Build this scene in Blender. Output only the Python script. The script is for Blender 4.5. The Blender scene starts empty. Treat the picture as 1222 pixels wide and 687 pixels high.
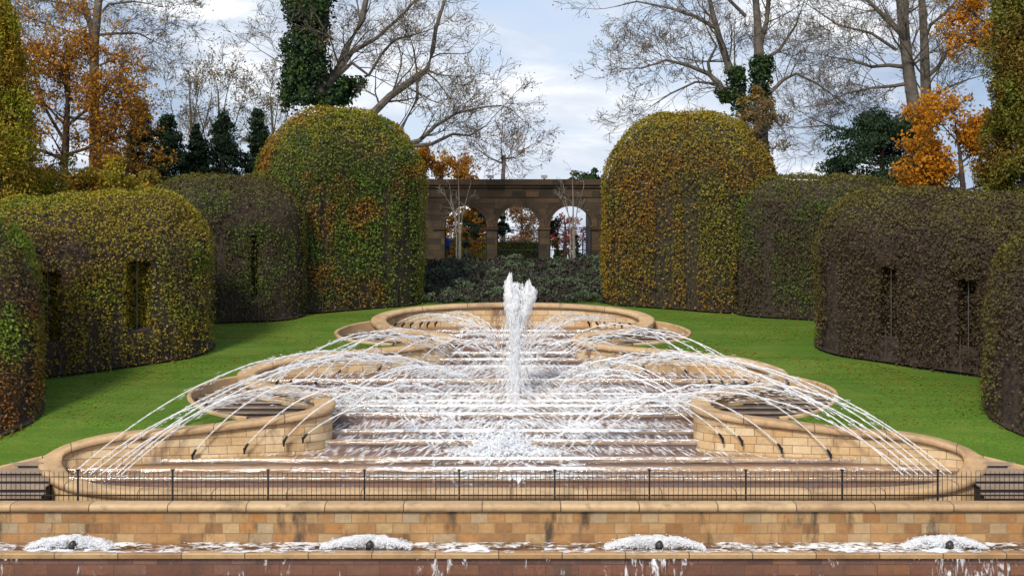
import bpy, math, random
import numpy as np
from mathutils import Vector, noise as mn
random.seed(7); rng = np.random.default_rng(7)
F = 1300.0; YH = 270.0; CX = 612.0          # focal length in photo pixels, horizon row, axis column
sc = bpy.context.scene; COL = sc.collection
def P(px, py, Y): return ((px-CX)*Y/F, Y, -(py-YH)*Y/F)
def interp(x, xs, ys): return float(np.interp(x, xs, ys))

# ------------------------------------------------------------------ objects
def tag(o, label=None, cat=None, group=None, kind=None):
    if label: o['label'] = label
    if cat: o['category'] = cat
    if group: o['group'] = group
    if kind: o['kind'] = kind
    return o
def thing(name, loc, label, cat, group=None):
    o = bpy.data.objects.new(name, None); COL.objects.link(o); o.location = loc
    o.empty_display_size = .3
    return tag(o, label, cat, group)
class MB:
    def __init__(s): s.v=[]; s.f=[]; s.uv=[]; s.a={}; s.hasuv=False
    def add(s, vs, fs, uvs=None):
        b=len(s.v); s.v.extend([tuple(p) for p in vs]); s.f.extend([tuple(i+b for i in f) for f in fs])
        if uvs is not None: s.hasuv=True; s.uv.extend(uvs)
        elif s.hasuv or True: s.uv.extend([(0,0)]*sum(len(f) for f in fs))
    def quad(s, a,b,c,d, uv=None): s.add([a,b,c,d],[(0,1,2,3)],uv)
    def box(s, x0,x1,y0,y1,z0,z1):
        vs=[(x0,y0,z0),(x1,y0,z0),(x1,y1,z0),(x0,y1,z0),(x0,y0,z1),(x1,y0,z1),(x1,y1,z1),(x0,y1,z1)]
        fs=[(0,3,2,1),(4,5,6,7),(0,1,5,4),(1,2,6,5),(2,3,7,6),(3,0,4,7)]
        uv=[]
        for i,f in enumerate(fs):
            for k in f:
                p=vs[k]
                uv.append((p[0],p[1]) if i<2 else ((p[0],p[2]) if i in(2,4) else (p[1],p[2])))
        s.add(vs,fs,uv)
    def tube(s, pts, rs, n=6, cap=True):
        m=len(pts); pts=[Vector(p) for p in pts]; vs=[]; fs=[]
        up=Vector((0,0,1))
        for i in range(m):
            t=(pts[min(i+1,m-1)]-pts[max(i-1,0)])
            if t.length<1e-6: t=Vector((0,0,1))
            t.normalize()
            a=t.cross(up if abs(t.z)<.9 else Vector((1,0,0))).normalized(); b=t.cross(a)
            for k in range(n):
                an=2*math.pi*k/n
                vs.append(pts[i]+(a*math.cos(an)+b*math.sin(an))*rs[i])
        for i in range(m-1):
            for k in range(n):
                k2=(k+1)%n
                fs.append((i*n+k,i*n+k2,(i+1)*n+k2,(i+1)*n+k))
        if cap: fs.append(tuple(range(n-1,-1,-1))); fs.append(tuple((m-1)*n+k for k in range(n)))
        s.add(vs,fs)
    def build(s, name, mat, parent=None, smooth=False):
        off=parent_world(parent)
        me=bpy.data.meshes.new(name)
        v=[(p[0]-off[0],p[1]-off[1],p[2]-off[2]) for p in s.v]
        me.from_pydata(v,[],s.f)
        if s.hasuv:
            ul=me.uv_layers.new(name='UVMap'); ul.data.foreach_set('uv',np.array(s.uv,dtype=np.float32).ravel())
        if mat: me.materials.append(mat)
        if smooth: me.polygons.foreach_set('use_smooth',[True]*len(me.polygons))
        me.update(); o=bpy.data.objects.new(name,me); COL.objects.link(o)
        if parent: o.parent=parent
        return o
def parent_world(p):
    off=Vector((0,0,0))
    while p is not None: off+=p.location; p=p.parent
    return off
def polys(name, V, n, mat, parent=None, attrs=None):
    """V: (N,n,3) array of n-gons -> one mesh; attrs: per-face float attributes"""
    off=parent_world(parent); N=V.shape[0]
    me=bpy.data.meshes.new(name)
    me.vertices.add(N*n); me.vertices.foreach_set('co',(V.reshape(-1,3)-np.array(off)).astype(np.float32).ravel())
    me.loops.add(N*n); me.loops.foreach_set('vertex_index',np.arange(N*n,dtype=np.int32))
    me.polygons.add(N); me.polygons.foreach_set('loop_start',np.arange(0,N*n,n,dtype=np.int32))
    me.polygons.foreach_set('loop_total',np.full(N,n,dtype=np.int32))
    me.materials.append(mat); me.update(calc_edges=True)
    for k,a in (attrs or {}).items():
        at=me.attributes.new(k,'FLOAT','FACE'); at.data.foreach_set('value',a.astype(np.float32))
    o=bpy.data.objects.new(name,me); COL.objects.link(o)
    if parent: o.parent=parent
    return o
def rvec(n):
    v=rng.normal(size=(n,3)); return v/np.linalg.norm(v,axis=1,keepdims=True)
def leaves(name, pts, nrm, size, mat, parent, attrs=None, flat=.55, asp=.62):
    n=len(pts); N=nrm*flat+rvec(n)*(1-flat)*1.4; N/=np.linalg.norm(N,axis=1,keepdims=True)+1e-9
    T=np.cross(N,rvec(n)); T/=np.linalg.norm(T,axis=1,keepdims=True)+1e-9; B=np.cross(N,T)
    s=(size*rng.uniform(.6,1.35,n))[:,None]*.5
    V=np.stack([pts-T*s, pts-B*s*asp+N*s*.25, pts+T*s, pts+B*s*asp+N*s*.25],1)
    at={'rnd':rng.random(n)}; at.update(attrs or {})
    return polys(name,V,4,mat,parent,at)

# ------------------------------------------------------------------ materials
class NT:
    def __init__(s,name):
        s.m=bpy.data.materials.new(name); s.m.use_nodes=True; s.t=s.m.node_tree; s.t.nodes.clear()
    def n(s,typ,**kw):
        nd=s.t.nodes.new(typ)
        for k,v in kw.items():
            if k in nd.inputs.keys(): nd.inputs[k].default_value=v
            else: setattr(nd,k,v)
        return nd
    def l(s,a,b): s.t.links.new(a,b)
def ramp(nt,fac,stops,interp='LINEAR'):
    r=nt.n('ShaderNodeValToRGB'); r.color_ramp.interpolation=interp
    e=r.color_ramp.elements
    while len(e)<len(stops): e.new(.5)
    for i,(p,c) in enumerate(stops):
        e[i].position=p; e[i].color=(c,c,c,1) if isinstance(c,(int,float)) else (*c,1)
    if fac is not None: nt.l(fac,r.inputs[0])
    return r.outputs[0]
def noise(nt,vec,scale,detail=4,rough=.55,mapscale=None,dist=0):
    if mapscale:
        mp=nt.n('ShaderNodeMapping'); nt.l(vec,mp.inputs['Vector']); mp.inputs['Scale'].default_value=mapscale; vec=mp.outputs[0]
    x=nt.n('ShaderNodeTexNoise'); x.inputs['Scale'].default_value=scale; x.inputs['Detail'].default_value=detail
    x.inputs['Roughness'].default_value=rough; x.inputs['Distortion'].default_value=dist
    nt.l(vec,x.inputs['Vector']); return x.outputs['Fac']
def mixc(nt,f,a,b,mode='MIX'):
    m=nt.n('ShaderNodeMix',data_type='RGBA',blend_type=mode)
    for idx,v in ((0,f),(6,a),(7,b)):
        if isinstance(v,(int,float)): m.inputs[idx].default_value=v
        elif isinstance(v,tuple): m.inputs[idx].default_value=(*v,1)
        else: nt.l(v,m.inputs[idx])
    return m.outputs[2]
def mth(nt,op,a,b=None,clamp=False):
    m=nt.n('ShaderNodeMath',operation=op); m.use_clamp=clamp
    for i,v in enumerate((a,b)):
        if v is None: continue
        if isinstance(v,(int,float)): m.inputs[i].default_value=v
        else: nt.l(v,m.inputs[i])
    return m.outputs[0]
def finish(nt,col,rough=.7,bump=None,bstr=.3,bdist=.02,spec=.4,trans=0,coat=0):
    b=nt.n('ShaderNodeBsdfPrincipled')
    if isinstance(col,tuple): b.inputs['Base Color'].default_value=(*col,1)
    else: nt.l(col,b.inputs['Base Color'])
    if isinstance(rough,(int,float)): b.inputs['Roughness'].default_value=rough
    else: nt.l(rough,b.inputs['Roughness'])
    b.inputs['Specular IOR Level'].default_value=spec
    b.inputs['Coat Weight'].default_value=coat; b.inputs['Coat Roughness'].default_value=.15
    if bump is not None:
        bp=nt.n('ShaderNodeBump'); bp.inputs['Strength'].default_value=bstr; bp.inputs['Distance'].default_value=bdist
        nt.l(bump,bp.inputs['Height']); nt.l(bp.outputs[0],b.inputs['Normal'])
    out=nt.n('ShaderNodeOutputMaterial'); sh=b.outputs[0]
    if trans:
        tr=nt.n('ShaderNodeBsdfTranslucent')
        if isinstance(col,tuple): tr.inputs[0].default_value=(*col,1)
        else: nt.l(col,tr.inputs[0])
        mx=nt.n('ShaderNodeMixShader'); mx.inputs[0].default_value=trans; nt.l(sh,mx.inputs[1]); nt.l(tr.outputs[0],mx.inputs[2]); sh=mx.outputs[0]
    nt.l(sh,out.inputs[0]); return nt.m
def plain(name,col,rough=.6,var=.25,scale=3,**kw):
    nt=NT(name); tc=nt.n('ShaderNodeTexCoord')
    f=noise(nt,tc.outputs['Object'],scale,6)
    c=ramp(nt,f,[(.3,tuple(x*(1-var) for x in col)),(.7,tuple(min(1,x*(1+var)) for x in col))])
    return finish(nt,c,rough,f,.3,.02,**kw)
def masonry(name,stones,bw,bh,mortar,stain=(.05,.04,.03),stainamt=.4,rough=.75,wet=0,msize=.012,bstr=.5,stainscale=.35):
    nt=NT(name); uv=nt.n('ShaderNodeUVMap').outputs[0]; ob=nt.n('ShaderNodeTexCoord').outputs['Object']
    wob=nt.n('ShaderNodeTexNoise',Scale=1.2,Detail=3.0); nt.l(uv,wob.inputs['Vector'])
    va=nt.n('ShaderNodeVectorMath',operation='MULTIPLY_ADD'); nt.l(wob.outputs['Color'],va.inputs[0]); va.inputs[1].default_value=(.03,.025,0); nt.l(uv,va.inputs[2])
    def brick(off,c1,c2,freq=2,seedscale=1):
        b=nt.n('ShaderNodeTexBrick'); b.offset=off; b.squash=1.35; b.squash_frequency=3; b.offset_frequency=freq
        b.inputs['Color1'].default_value=(0,0,0,1); b.inputs['Color2'].default_value=(1,1,1,1); b.inputs['Mortar'].default_value=(.5,.5,.5,1)
        b.inputs['Scale'].default_value=1; b.inputs['Mortar Size'].default_value=msize; b.inputs['Mortar Smooth'].default_value=.25
        b.inputs['Brick Width'].default_value=bw; b.inputs['Row Height'].default_value=bh; nt.l(va.outputs[0],b.inputs['Vector']); return b
    b=brick(.43,0,1)
    c=ramp(nt,b.outputs['Color'],[(i/(len(stones)-1),s) for i,s in enumerate(stones)])
    g=noise(nt,ob,9,8,.65); g2=noise(nt,ob,1.1,5,.6)
    c=mixc(nt,.55,c,ramp(nt,g,[(.25,.45),(.75,.95)]),'SOFT_LIGHT')
    c=mixc(nt,.5,c,ramp(nt,g2,[(.3,.3),(.7,.8)]),'SOFT_LIGHT')
    c=mixc(nt,b.outputs['Fac'],c,mortar)
    st=noise(nt,ob,stainscale*3,7,.65,mapscale=(1,1,.35))
    sf=ramp(nt,st,[(.55,0.0),(.68,stainamt)])
    c=mixc(nt,sf,c,stain)
    h=mth(nt,'SUBTRACT',mth(nt,'MULTIPLY',g,.5),b.outputs['Fac'])
    return finish(nt,c,rough,h,bstr,.03,coat=wet)

M={}
M['front_stone']=masonry('golden_sandstone',[(.27,.135,.05),(.37,.21,.09),(.20,.10,.04),(.38,.25,.12),(.30,.14,.045),(.30,.23,.14),(.36,.21,.09),(.23,.11,.04),(.33,.20,.09)],.50,.31,(.30,.20,.11),stainamt=.9,bstr=1.0,msize=.014,stainscale=.5)
M['basin_stone']=masonry('pale_sandstone',[(.44,.30,.155),(.54,.38,.21),(.40,.26,.13),(.58,.43,.26),(.48,.33,.18),(.44,.26,.12)],.62,.27,(.27,.18,.10),stain=(.17,.085,.045),stainamt=.8,msize=.013,bstr=.6)
M['wet_stone']=masonry('wet_red_sandstone',[(.12,.045,.025),(.17,.07,.04),(.09,.035,.022),(.15,.07,.045),(.19,.08,.035)],.7,.3,(.10,.055,.035),stainamt=.5,rough=.6,wet=.05)
M['weir_stone']=masonry('wet_weir_stone',[(.17,.08,.05),(.22,.11,.07),(.13,.065,.045),(.19,.11,.085)],.9,.4,(.10,.055,.04),stainamt=.4,rough=.5,wet=.15)
M['arcade_stone']=masonry('weathered_dark_sandstone',[(.034,.023,.015),(.058,.037,.022),(.024,.018,.012),(.078,.046,.027),(.042,.031,.018)],.85,.38,(.03,.022,.016),stain=(.02,.018,.012),stainamt=.7,rough=.9,msize=.01)
def coping_mat(name,cols,joint=1.5,dirt=.4):
    nt=NT(name); uv=nt.n('ShaderNodeUVMap').outputs[0]; ob=nt.n('ShaderNodeTexCoord').outputs['Object']
    b=nt.n('ShaderNodeTexBrick'); b.offset=0; b.squash=1
    b.inputs['Color1'].default_value=(0,0,0,1); b.inputs['Color2'].default_value=(1,1,1,1); b.inputs['Mortar'].default_value=(.5,.5,.5,1)
    for k,v in (('Scale',1),('Mortar Size',.018),('Mortar Smooth',.2),('Brick Width',joint),('Row Height',50)): b.inputs[k].default_value=v
    nt.l(uv,b.inputs['Vector'])
    c=ramp(nt,b.outputs['Color'],[(i/(len(cols)-1),s) for i,s in enumerate(cols)])
    g=noise(nt,ob,5,8,.65); g2=noise(nt,ob,.9,5,.6)
    c=mixc(nt,.6,c,ramp(nt,g,[(.25,.35),(.75,.8)]),'SOFT_LIGHT')
    c=mixc(nt,ramp(nt,g2,[(.52,0.0),(.7,dirt)]),c,(.22,.14,.08))
    c=mixc(nt,ramp(nt,noise(nt,ob,2.6,7,.7),[(.58,0.0),(.70,.6)]),c,(.13,.11,.06))
    c=mixc(nt,b.outputs['Fac'],c,(.12,.08,.05))
    return finish(nt,c,.65,mth(nt,'SUBTRACT',g,b.outputs['Fac']),.25,.02)
M['coping']=coping_mat('honed_sandstone_coping',[(.44,.285,.15),(.52,.36,.20),(.40,.255,.135),(.48,.325,.18)],2.3,.75)
M['nosing']=coping_mat('wet_gold_nosing',[(.42,.25,.12),(.50,.33,.17),(.36,.20,.09)],1.8,.6)
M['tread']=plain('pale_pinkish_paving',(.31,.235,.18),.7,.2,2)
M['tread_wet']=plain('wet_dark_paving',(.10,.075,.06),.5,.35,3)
M['riser']=plain('near_black_riser',(.022,.018,.018),.6,.4,4)  # near-black tone over all riser faces, far darker than the treads
M['path']=plain('buff_paving',(.36,.29,.22),.7,.2,1.5)
M['iron']=plain('black_painted_iron',(.012,.014,.02),.4,.2,5)
M['steel']=plain('galvanised_steel',(.07,.072,.075),.45,.2,5)
M['soil']=plain('dark_soil',(.035,.026,.02),.9,.4,2)
M['bark']=plain('grey_brown_bark',(.11,.095,.08),.9,.45,3)
M['bark_dark']=plain('dark_bark',(.06,.045,.038),.9,.4,3)
M['bark_pale']=plain('pale_silver_bark',(.20,.18,.155),.8,.3,4)
M['twig_purple']=plain('purple_twigs',(.038,.027,.021),.95,.5,6)
M['twig']=plain('purple_brown_twigs',(.032,.026,.015),.95,.5,6)
M['lamp_grey']=plain('grey_lamp_casing',(.4,.4,.4),.5,.1,4)
M['rock']=plain('dark_wet_rock',(.03,.03,.03),.3,.4,8)
# lawn
nt=NT('mown_lawn'); ob=nt.n('ShaderNodeTexCoord').outputs['Object']
a=noise(nt,ob,.5,5,.6); b=noise(nt,ob,12,6,.7); cst=noise(nt,ob,1.0,4,.6,mapscale=(.25,2.2,1))
c=ramp(nt,b,[(.3,(.04,.085,.010)),(.5,(.075,.15,.014)),(.72,(.13,.225,.03))])
c=mixc(nt,ramp(nt,a,[(.42,0.0),(.64,.6)]),c,(.14,.18,.03))
c=mixc(nt,ramp(nt,cst,[(.4,0.0),(.6,.6)]),c,(.06,.115,.014))
lv=nt.n('ShaderNodeTexVoronoi',Scale=7.0); nt.l(ob,lv.inputs['Vector'])
c=mixc(nt,mth(nt,'MULTIPLY',mth(nt,'LESS_THAN',lv.outputs['Distance'],.07),.6),c,(.24,.16,.04))
M['lawn']=finish(nt,c,.85,b,.6,.05,spec=.15)
# foliage: rnd per leaf, up = how far the surface faces the sky, big colour patches over space
def foliage(name,pa,pb,pc=None,patch=.35,top=None,rough=.6,trans=.25,seed=0,thr=(.42,.58)):
    nt=NT(name); ob=nt.n('ShaderNodeTexCoord').outputs['Object']
    r=nt.n('ShaderNodeAttribute',attribute_name='rnd').outputs['Fac']
    def rp(p): return ramp(nt,r,[(i/(len(p)-1),q) for i,q in enumerate(p)])
    mp=nt.n('ShaderNodeMapping'); nt.l(ob,mp.inputs[0]); mp.inputs['Location'].default_value=(seed*7.3,seed*3.1,seed)
    f=ramp(nt,noise(nt,mp.outputs[0],patch,5,.65),[(thr[0],0.0),(thr[1],1.0)])
    c=mixc(nt,f,rp(pa),rp(pb))
    if pc:
        mp2=nt.n('ShaderNodeMapping'); nt.l(ob,mp2.inputs[0]); mp2.inputs['Location'].default_value=(seed*2.7+40,seed*5.1,9)
        f2=ramp(nt,noise(nt,mp2.outputs[0],patch*1.3,5,.65),[(.5,0.0),(.62,1.0)]); c=mixc(nt,f2,c,rp(pc))
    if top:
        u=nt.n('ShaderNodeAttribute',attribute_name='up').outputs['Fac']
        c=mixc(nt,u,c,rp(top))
    return finish(nt,c,rough,trans=trans,spec=.2)
GREEN=[(.04,.07,.012),(.09,.14,.02),(.16,.21,.035),(.05,.09,.015)]
OLIVE=[(.07,.07,.018),(.17,.17,.03),(.27,.23,.035),(.10,.09,.02)]
YEL=[(.38,.27,.02),(.26,.28,.03),(.48,.30,.02),(.16,.21,.03)]
ORA=[(.52,.22,.02),(.38,.14,.015),(.55,.28,.03),(.24,.11,.02)]
PUR=[(.06,.04,.03),(.10,.066,.045),(.05,.036,.028),(.17,.115,.045)]
DGR=[(.012,.03,.016),(.02,.045,.02),(.03,.06,.025),(.015,.035,.02)]
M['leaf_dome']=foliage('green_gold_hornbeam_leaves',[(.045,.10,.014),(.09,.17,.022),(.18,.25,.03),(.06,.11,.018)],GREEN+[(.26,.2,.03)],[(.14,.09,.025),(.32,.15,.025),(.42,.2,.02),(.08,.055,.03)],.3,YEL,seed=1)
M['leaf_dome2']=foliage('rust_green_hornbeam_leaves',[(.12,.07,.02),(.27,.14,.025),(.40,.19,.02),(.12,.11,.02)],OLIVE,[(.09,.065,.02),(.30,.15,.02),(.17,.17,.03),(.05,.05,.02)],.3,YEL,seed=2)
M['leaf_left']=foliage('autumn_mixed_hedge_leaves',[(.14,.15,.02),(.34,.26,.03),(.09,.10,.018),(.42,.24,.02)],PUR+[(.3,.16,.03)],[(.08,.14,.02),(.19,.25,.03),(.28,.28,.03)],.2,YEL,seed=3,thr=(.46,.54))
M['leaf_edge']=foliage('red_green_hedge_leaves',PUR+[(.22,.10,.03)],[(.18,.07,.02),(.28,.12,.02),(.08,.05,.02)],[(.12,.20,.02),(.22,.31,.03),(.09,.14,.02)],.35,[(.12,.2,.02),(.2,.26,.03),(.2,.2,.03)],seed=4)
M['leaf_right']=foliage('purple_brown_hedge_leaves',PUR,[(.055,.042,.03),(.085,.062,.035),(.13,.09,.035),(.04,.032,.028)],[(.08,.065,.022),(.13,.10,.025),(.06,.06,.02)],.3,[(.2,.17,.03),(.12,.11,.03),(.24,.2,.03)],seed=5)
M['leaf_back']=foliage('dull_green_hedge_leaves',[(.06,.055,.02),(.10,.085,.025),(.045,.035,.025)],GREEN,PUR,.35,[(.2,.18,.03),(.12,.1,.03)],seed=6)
M['leaf_orange']=foliage('orange_maple_leaves',ORA,[(.45,.22,.02),(.55,.27,.02),(.35,.15,.02)],None,.6,seed=7,trans=.4)
M['leaf_bright']=foliage('bright_orange_leaves',[(.60,.27,.02),(.48,.19,.01),(.7,.36,.03)],[(.5,.2,.02),(.62,.3,.02)],None,.6,seed=8,trans=.45)
M['leaf_rust']=foliage('rust_brown_leaves',[(.42,.22,.14),(.28,.12,.08),(.5,.30,.2)],[(.3,.16,.06),(.22,.15,.05)],None,.6,seed=9)
M['leaf_red']=foliage('red_leaves',[(.35,.05,.03),(.45,.10,.05),(.25,.05,.04)],[(.4,.15,.1),(.3,.1,.08)],None,.6,seed=9,trans=.4)
M['leaf_yew']=foliage('dark_evergreen_needles',DGR,[(.018,.035,.018),(.03,.055,.022)],None,.6,seed=10,trans=.05)
M['leaf_ivy']=foliage('ivy_leaves',[(.02,.05,.012),(.045,.09,.02),(.07,.12,.03)],DGR,None,.8,seed=11,trans=.1)
M['leaf_gold']=foliage('golden_conifer_foliage',[(.22,.24,.015),(.34,.34,.02),(.12,.16,.015),(.42,.36,.02)],[(.36,.22,.02),(.22,.14,.02),(.42,.28,.02)],None,.5,seed=12,trans=.1)
M['leaf_gold2']=foliage('bronze_conifer_foliage',[(.10,.12,.018),(.19,.19,.02),(.06,.08,.015)],[(.20,.12,.02),(.12,.09,.02),(.25,.16,.02)],None,.6,seed=13,trans=.1)
M['leaf_shrub']=foliage('grey_green_shrub_leaves',[(.035,.035,.028),(.06,.06,.04),(.045,.045,.035)],[(.03,.025,.028),(.055,.04,.04),(.04,.04,.03)],[(.035,.03,.03),(.05,.04,.035)],.9,[(.07,.11,.055),(.12,.16,.09)],seed=14,trans=.05)
M['leaf_yellow']=foliage('yellow_shrub_leaves',YEL,[(.16,.14,.02),(.25,.18,.03)],ORA,.5,seed=15,trans=.3)
M['leaf_brown']=foliage('dry_brown_leaves',[(.26,.17,.07),(.18,.12,.05),(.34,.21,.06)],[(.22,.18,.04),(.3,.2,.04)],None,.5,seed=16,trans=.2)
# water
nt=NT('white_water'); d=nt.n('ShaderNodeBsdfPrincipled'); d.inputs['Base Color'].default_value=(.97,.98,1,1); d.inputs['Roughness'].default_value=.3
d.inputs['Subsurface Weight'].default_value=0
tr=nt.n('ShaderNodeBsdfTranslucent'); tr.inputs[0].default_value=(.95,.97,1,1)
m1=nt.n('ShaderNodeMixShader'); m1.inputs[0].default_value=.4; nt.l(d.outputs[0],m1.inputs[1]); nt.l(tr.outputs[0],m1.inputs[2])
tp=nt.n('ShaderNodeBsdfTransparent'); m2=nt.n('ShaderNodeMixShader'); 
ob=nt.n('ShaderNodeTexCoord').outputs['Object']
nt.l(ramp(nt,noise(nt,ob,6,4,.6),[(.35,.45),(.6,.05)]),m2.inputs[0])
nt.l(m1.outputs[0],m2.inputs[1]); nt.l(tp.outputs[0],m2.inputs[2])
o_=nt.n('ShaderNodeOutputMaterial'); nt.l(m2.outputs[0],o_.inputs[0]); M['white']=nt.m
nt=NT('jet_water'); d=nt.n('ShaderNodeBsdfPrincipled'); d.inputs['Base Color'].default_value=(.97,.98,1,1); d.inputs['Roughness'].default_value=.15
tr=nt.n('ShaderNodeBsdfTranslucent'); tr.inputs[0].default_value=(.97,.98,1,1); m1=nt.n('ShaderNodeMixShader'); m1.inputs[0].default_value=.45; nt.l(d.outputs[0],m1.inputs[1]); nt.l(tr.outputs[0],m1.inputs[2])
tp=nt.n('ShaderNodeBsdfTransparent'); m2=nt.n('ShaderNodeMixShader'); ob=nt.n('ShaderNodeTexCoord').outputs['Object']
nt.l(ramp(nt,noise(nt,ob,7,5,.7),[(.44,.05),(.62,.75)]),m2.inputs[0]); nt.l(m1.outputs[0],m2.inputs[1]); nt.l(tp.outputs[0],m2.inputs[2])
o_=nt.n('ShaderNodeOutputMaterial'); nt.l(m2.outputs[0],o_.inputs[0]); M['jet']=nt.m
def film(name,scale,mapscale,lo,hi,xw=None,glass=.25):
    """water film: clear glossy water, streaked with white foam; 'foam' per-vertex density"""
    nt=NT(name); ob=nt.n('ShaderNodeTexCoord').outputs['Object']
    d=nt.n('ShaderNodeBsdfPrincipled'); d.inputs['Base Color'].default_value=(.92,.94,.97,1); d.inputs['Roughness'].default_value=.35
    f=nt.n('ShaderNodeAttribute',attribute_name='foam').outputs['Fac']
    a=noise(nt,ob,scale,7,.68,mapscale=mapscale,dist=.6); b=noise(nt,ob,scale*.22,3,.6)
    s=mth(nt,'ADD',mth(nt,'ADD',a,mth(nt,'MULTIPLY',mth(nt,'SUBTRACT',b,.5),.55)),mth(nt,'MULTIPLY',mth(nt,'SUBTRACT',f,.5),.42))
    fac=ramp(nt,s,[(lo,0.0),(hi,1.0)])
    gl=nt.n('ShaderNodeBsdfGlossy'); gl.inputs['Roughness'].default_value=.12; gl.inputs[0].default_value=(.9,.92,.95,1)
    bp=nt.n('ShaderNodeBump'); bp.inputs['Strength'].default_value=.6; bp.inputs['Distance'].default_value=.05; nt.l(a,bp.inputs['Height']); nt.l(bp.outputs[0],gl.inputs['Normal'])
    nt.l(bp.outputs[0],d.inputs['Normal'])
    tp=nt.n('ShaderNodeBsdfTransparent'); w=nt.n('ShaderNodeMixShader'); w.inputs[0].default_value=glass
    nt.l(tp.outputs[0],w.inputs[1]); nt.l(gl.outputs[0],w.inputs[2])
    m=nt.n('ShaderNodeMixShader'); nt.l(fac,m.inputs[0]); nt.l(w.outputs[0],m.inputs[1]); nt.l(d.outputs[0],m.inputs[2])
    o=nt.n('ShaderNodeOutputMaterial'); nt.l(m.outputs[0],o.inputs[0]); return nt.m
M['veil']=film('falling_water_veil',3.4,(1.5,1.5,.9),.58,.74,glass=.12)
M['veil_low']=film('lower_weir_veil',3.0,(2.2,2.2,.55),.60,.78,glass=.03)
M['pool']=film('foaming_pool_water',3.4,(1,1.5,1),.50,.64,glass=.18)

# ------------------------------------------------------------------ terrain profile
GY=[20,33.2,34,34.6,35,36,36.7,38,40,42,44,46,48,50,52,56,58,66,75,92,115,400]
GZ=[-8.72,-8.66,-8.05,-7.72,-7.5,-6.92,-6.6,-6.25,-5.92,-5.76,-5.38,-5.12,-4.92,-4.67,-4.42,-4.1,-4.0,-2.3,-2.3,-2.9,-9,-45]
_gy=np.linspace(20,400,3801); _gz=np.interp(_gy,GY,GZ)
_k=np.ones(9)/9; _gz2=np.convolve(np.pad(_gz,4,mode='edge'),_k,'valid')
def G(Y): return float(np.interp(Y,_gy,_gz2))
PATHZ=-8.7
# serpentine wall centre line, right half (mirrored for the left): photo column offset, row, distance
S=[(0,583,33.95),(-200,583,33.95),(-300,583,33.95),(-412,583,33.97),(-472,581,34.03),(-508,577,34.13),(-532,570,34.3),(-546,560,34.58),(-552,546,35.05),(-542,535,35.4),(-512,524,35.75),
(-472,516,36.0),(-427,512,36.2),(-382,508,36.4),(-306,499,36.7),(-267,494,36.9),(-242,489,37.15),(-228,484,37.5),(-224,478,37.95),(-228,473,38.35),(-242,467.5,38.8),
(-267,462,39.3),(-295,458,39.9),(-312,452,40.8),(-318,445,41.8),(-312,439,42.7),(-295,432.6,43.3),(-270,426.6,43.8),(-242,423,44.15),(-207,419.7,44.6),(-172,416,45.1),
(-137.5,413.4,45.6),(-102.5,409,46.2),(-85,405.7,46.8),(-79,402,47.3),(-85,397.6,47.8),(-110,394,48.4),(-137.5,391.5,49.0),(-155,386,50),(-160,378.4,50.9),(-148,372,51.8),
(-123.5,367,52.5),(-92,363.8,53.0),(-62,362,53.3),(0,360.5,53.5)]
SW=[((CX-dx-CX)*Y/F if False else -dx*Y/F, Y, -(py-YH)*Y/F) for dx,py,Y in S]
def catmull(pts,n=6):
    out=[]; m=len(pts)
    for i in range(m-1):
        p0,p1,p2,p3=[np.array(pts[max(0,min(m-1,j))]) for j in (i-1,i,i+1,i+2)]
        d0,d1,d2=[max(np.linalg.norm(a-b),1e-6)**.5 for a,b in ((p1,p0),(p2,p1),(p3,p2))]
        if i==0: p0=2*p1-p2; d0=d1
        if i==m-2: p3=2*p2-p1; d2=d1
        t0=0;t1=d0;t2=t1+d1;t3=t2+d2
        for k in range(n):
            t=t1+(t2-t1)*k/n
            A1=(t1-t)/(t1-t0)*p0+(t-t0)/(t1-t0)*p1; A2=(t2-t)/(t2-t1)*p1+(t-t1)/(t2-t1)*p2; A3=(t3-t)/(t3-t2)*p2+(t-t2)/(t3-t2)*p3
            B1=(t2-t)/(t2-t0)*A1+(t-t0)/(t2-t0)*A2; B2=(t3-t)/(t3-t1)*A2+(t-t1)/(t3-t1)*A3
            out.append((t2-t)/(t2-t1)*B1+(t-t1)/(t2-t1)*B2)
    out.append(np.array(pts[-1])); return out
half=catmull(SW,6)                                   # right half, x>=0
_hy=np.array([p[1] for p in half]); _hx=np.array([p[0] for p in half]); _hz=np.array([p[2] for p in half])
_sel=_hy>=34.0
def XW(Y):                                            # half-width of the basin at distance Y
    ys=_hy[_sel]; o=np.argsort(ys,kind='stable'); return float(np.interp(Y,ys[o],_hx[_sel][o]))
loop=[Vector(p) for p in half]+[Vector((-p[0],p[1],p[2])) for p in half[::-1][1:-1]]
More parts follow.
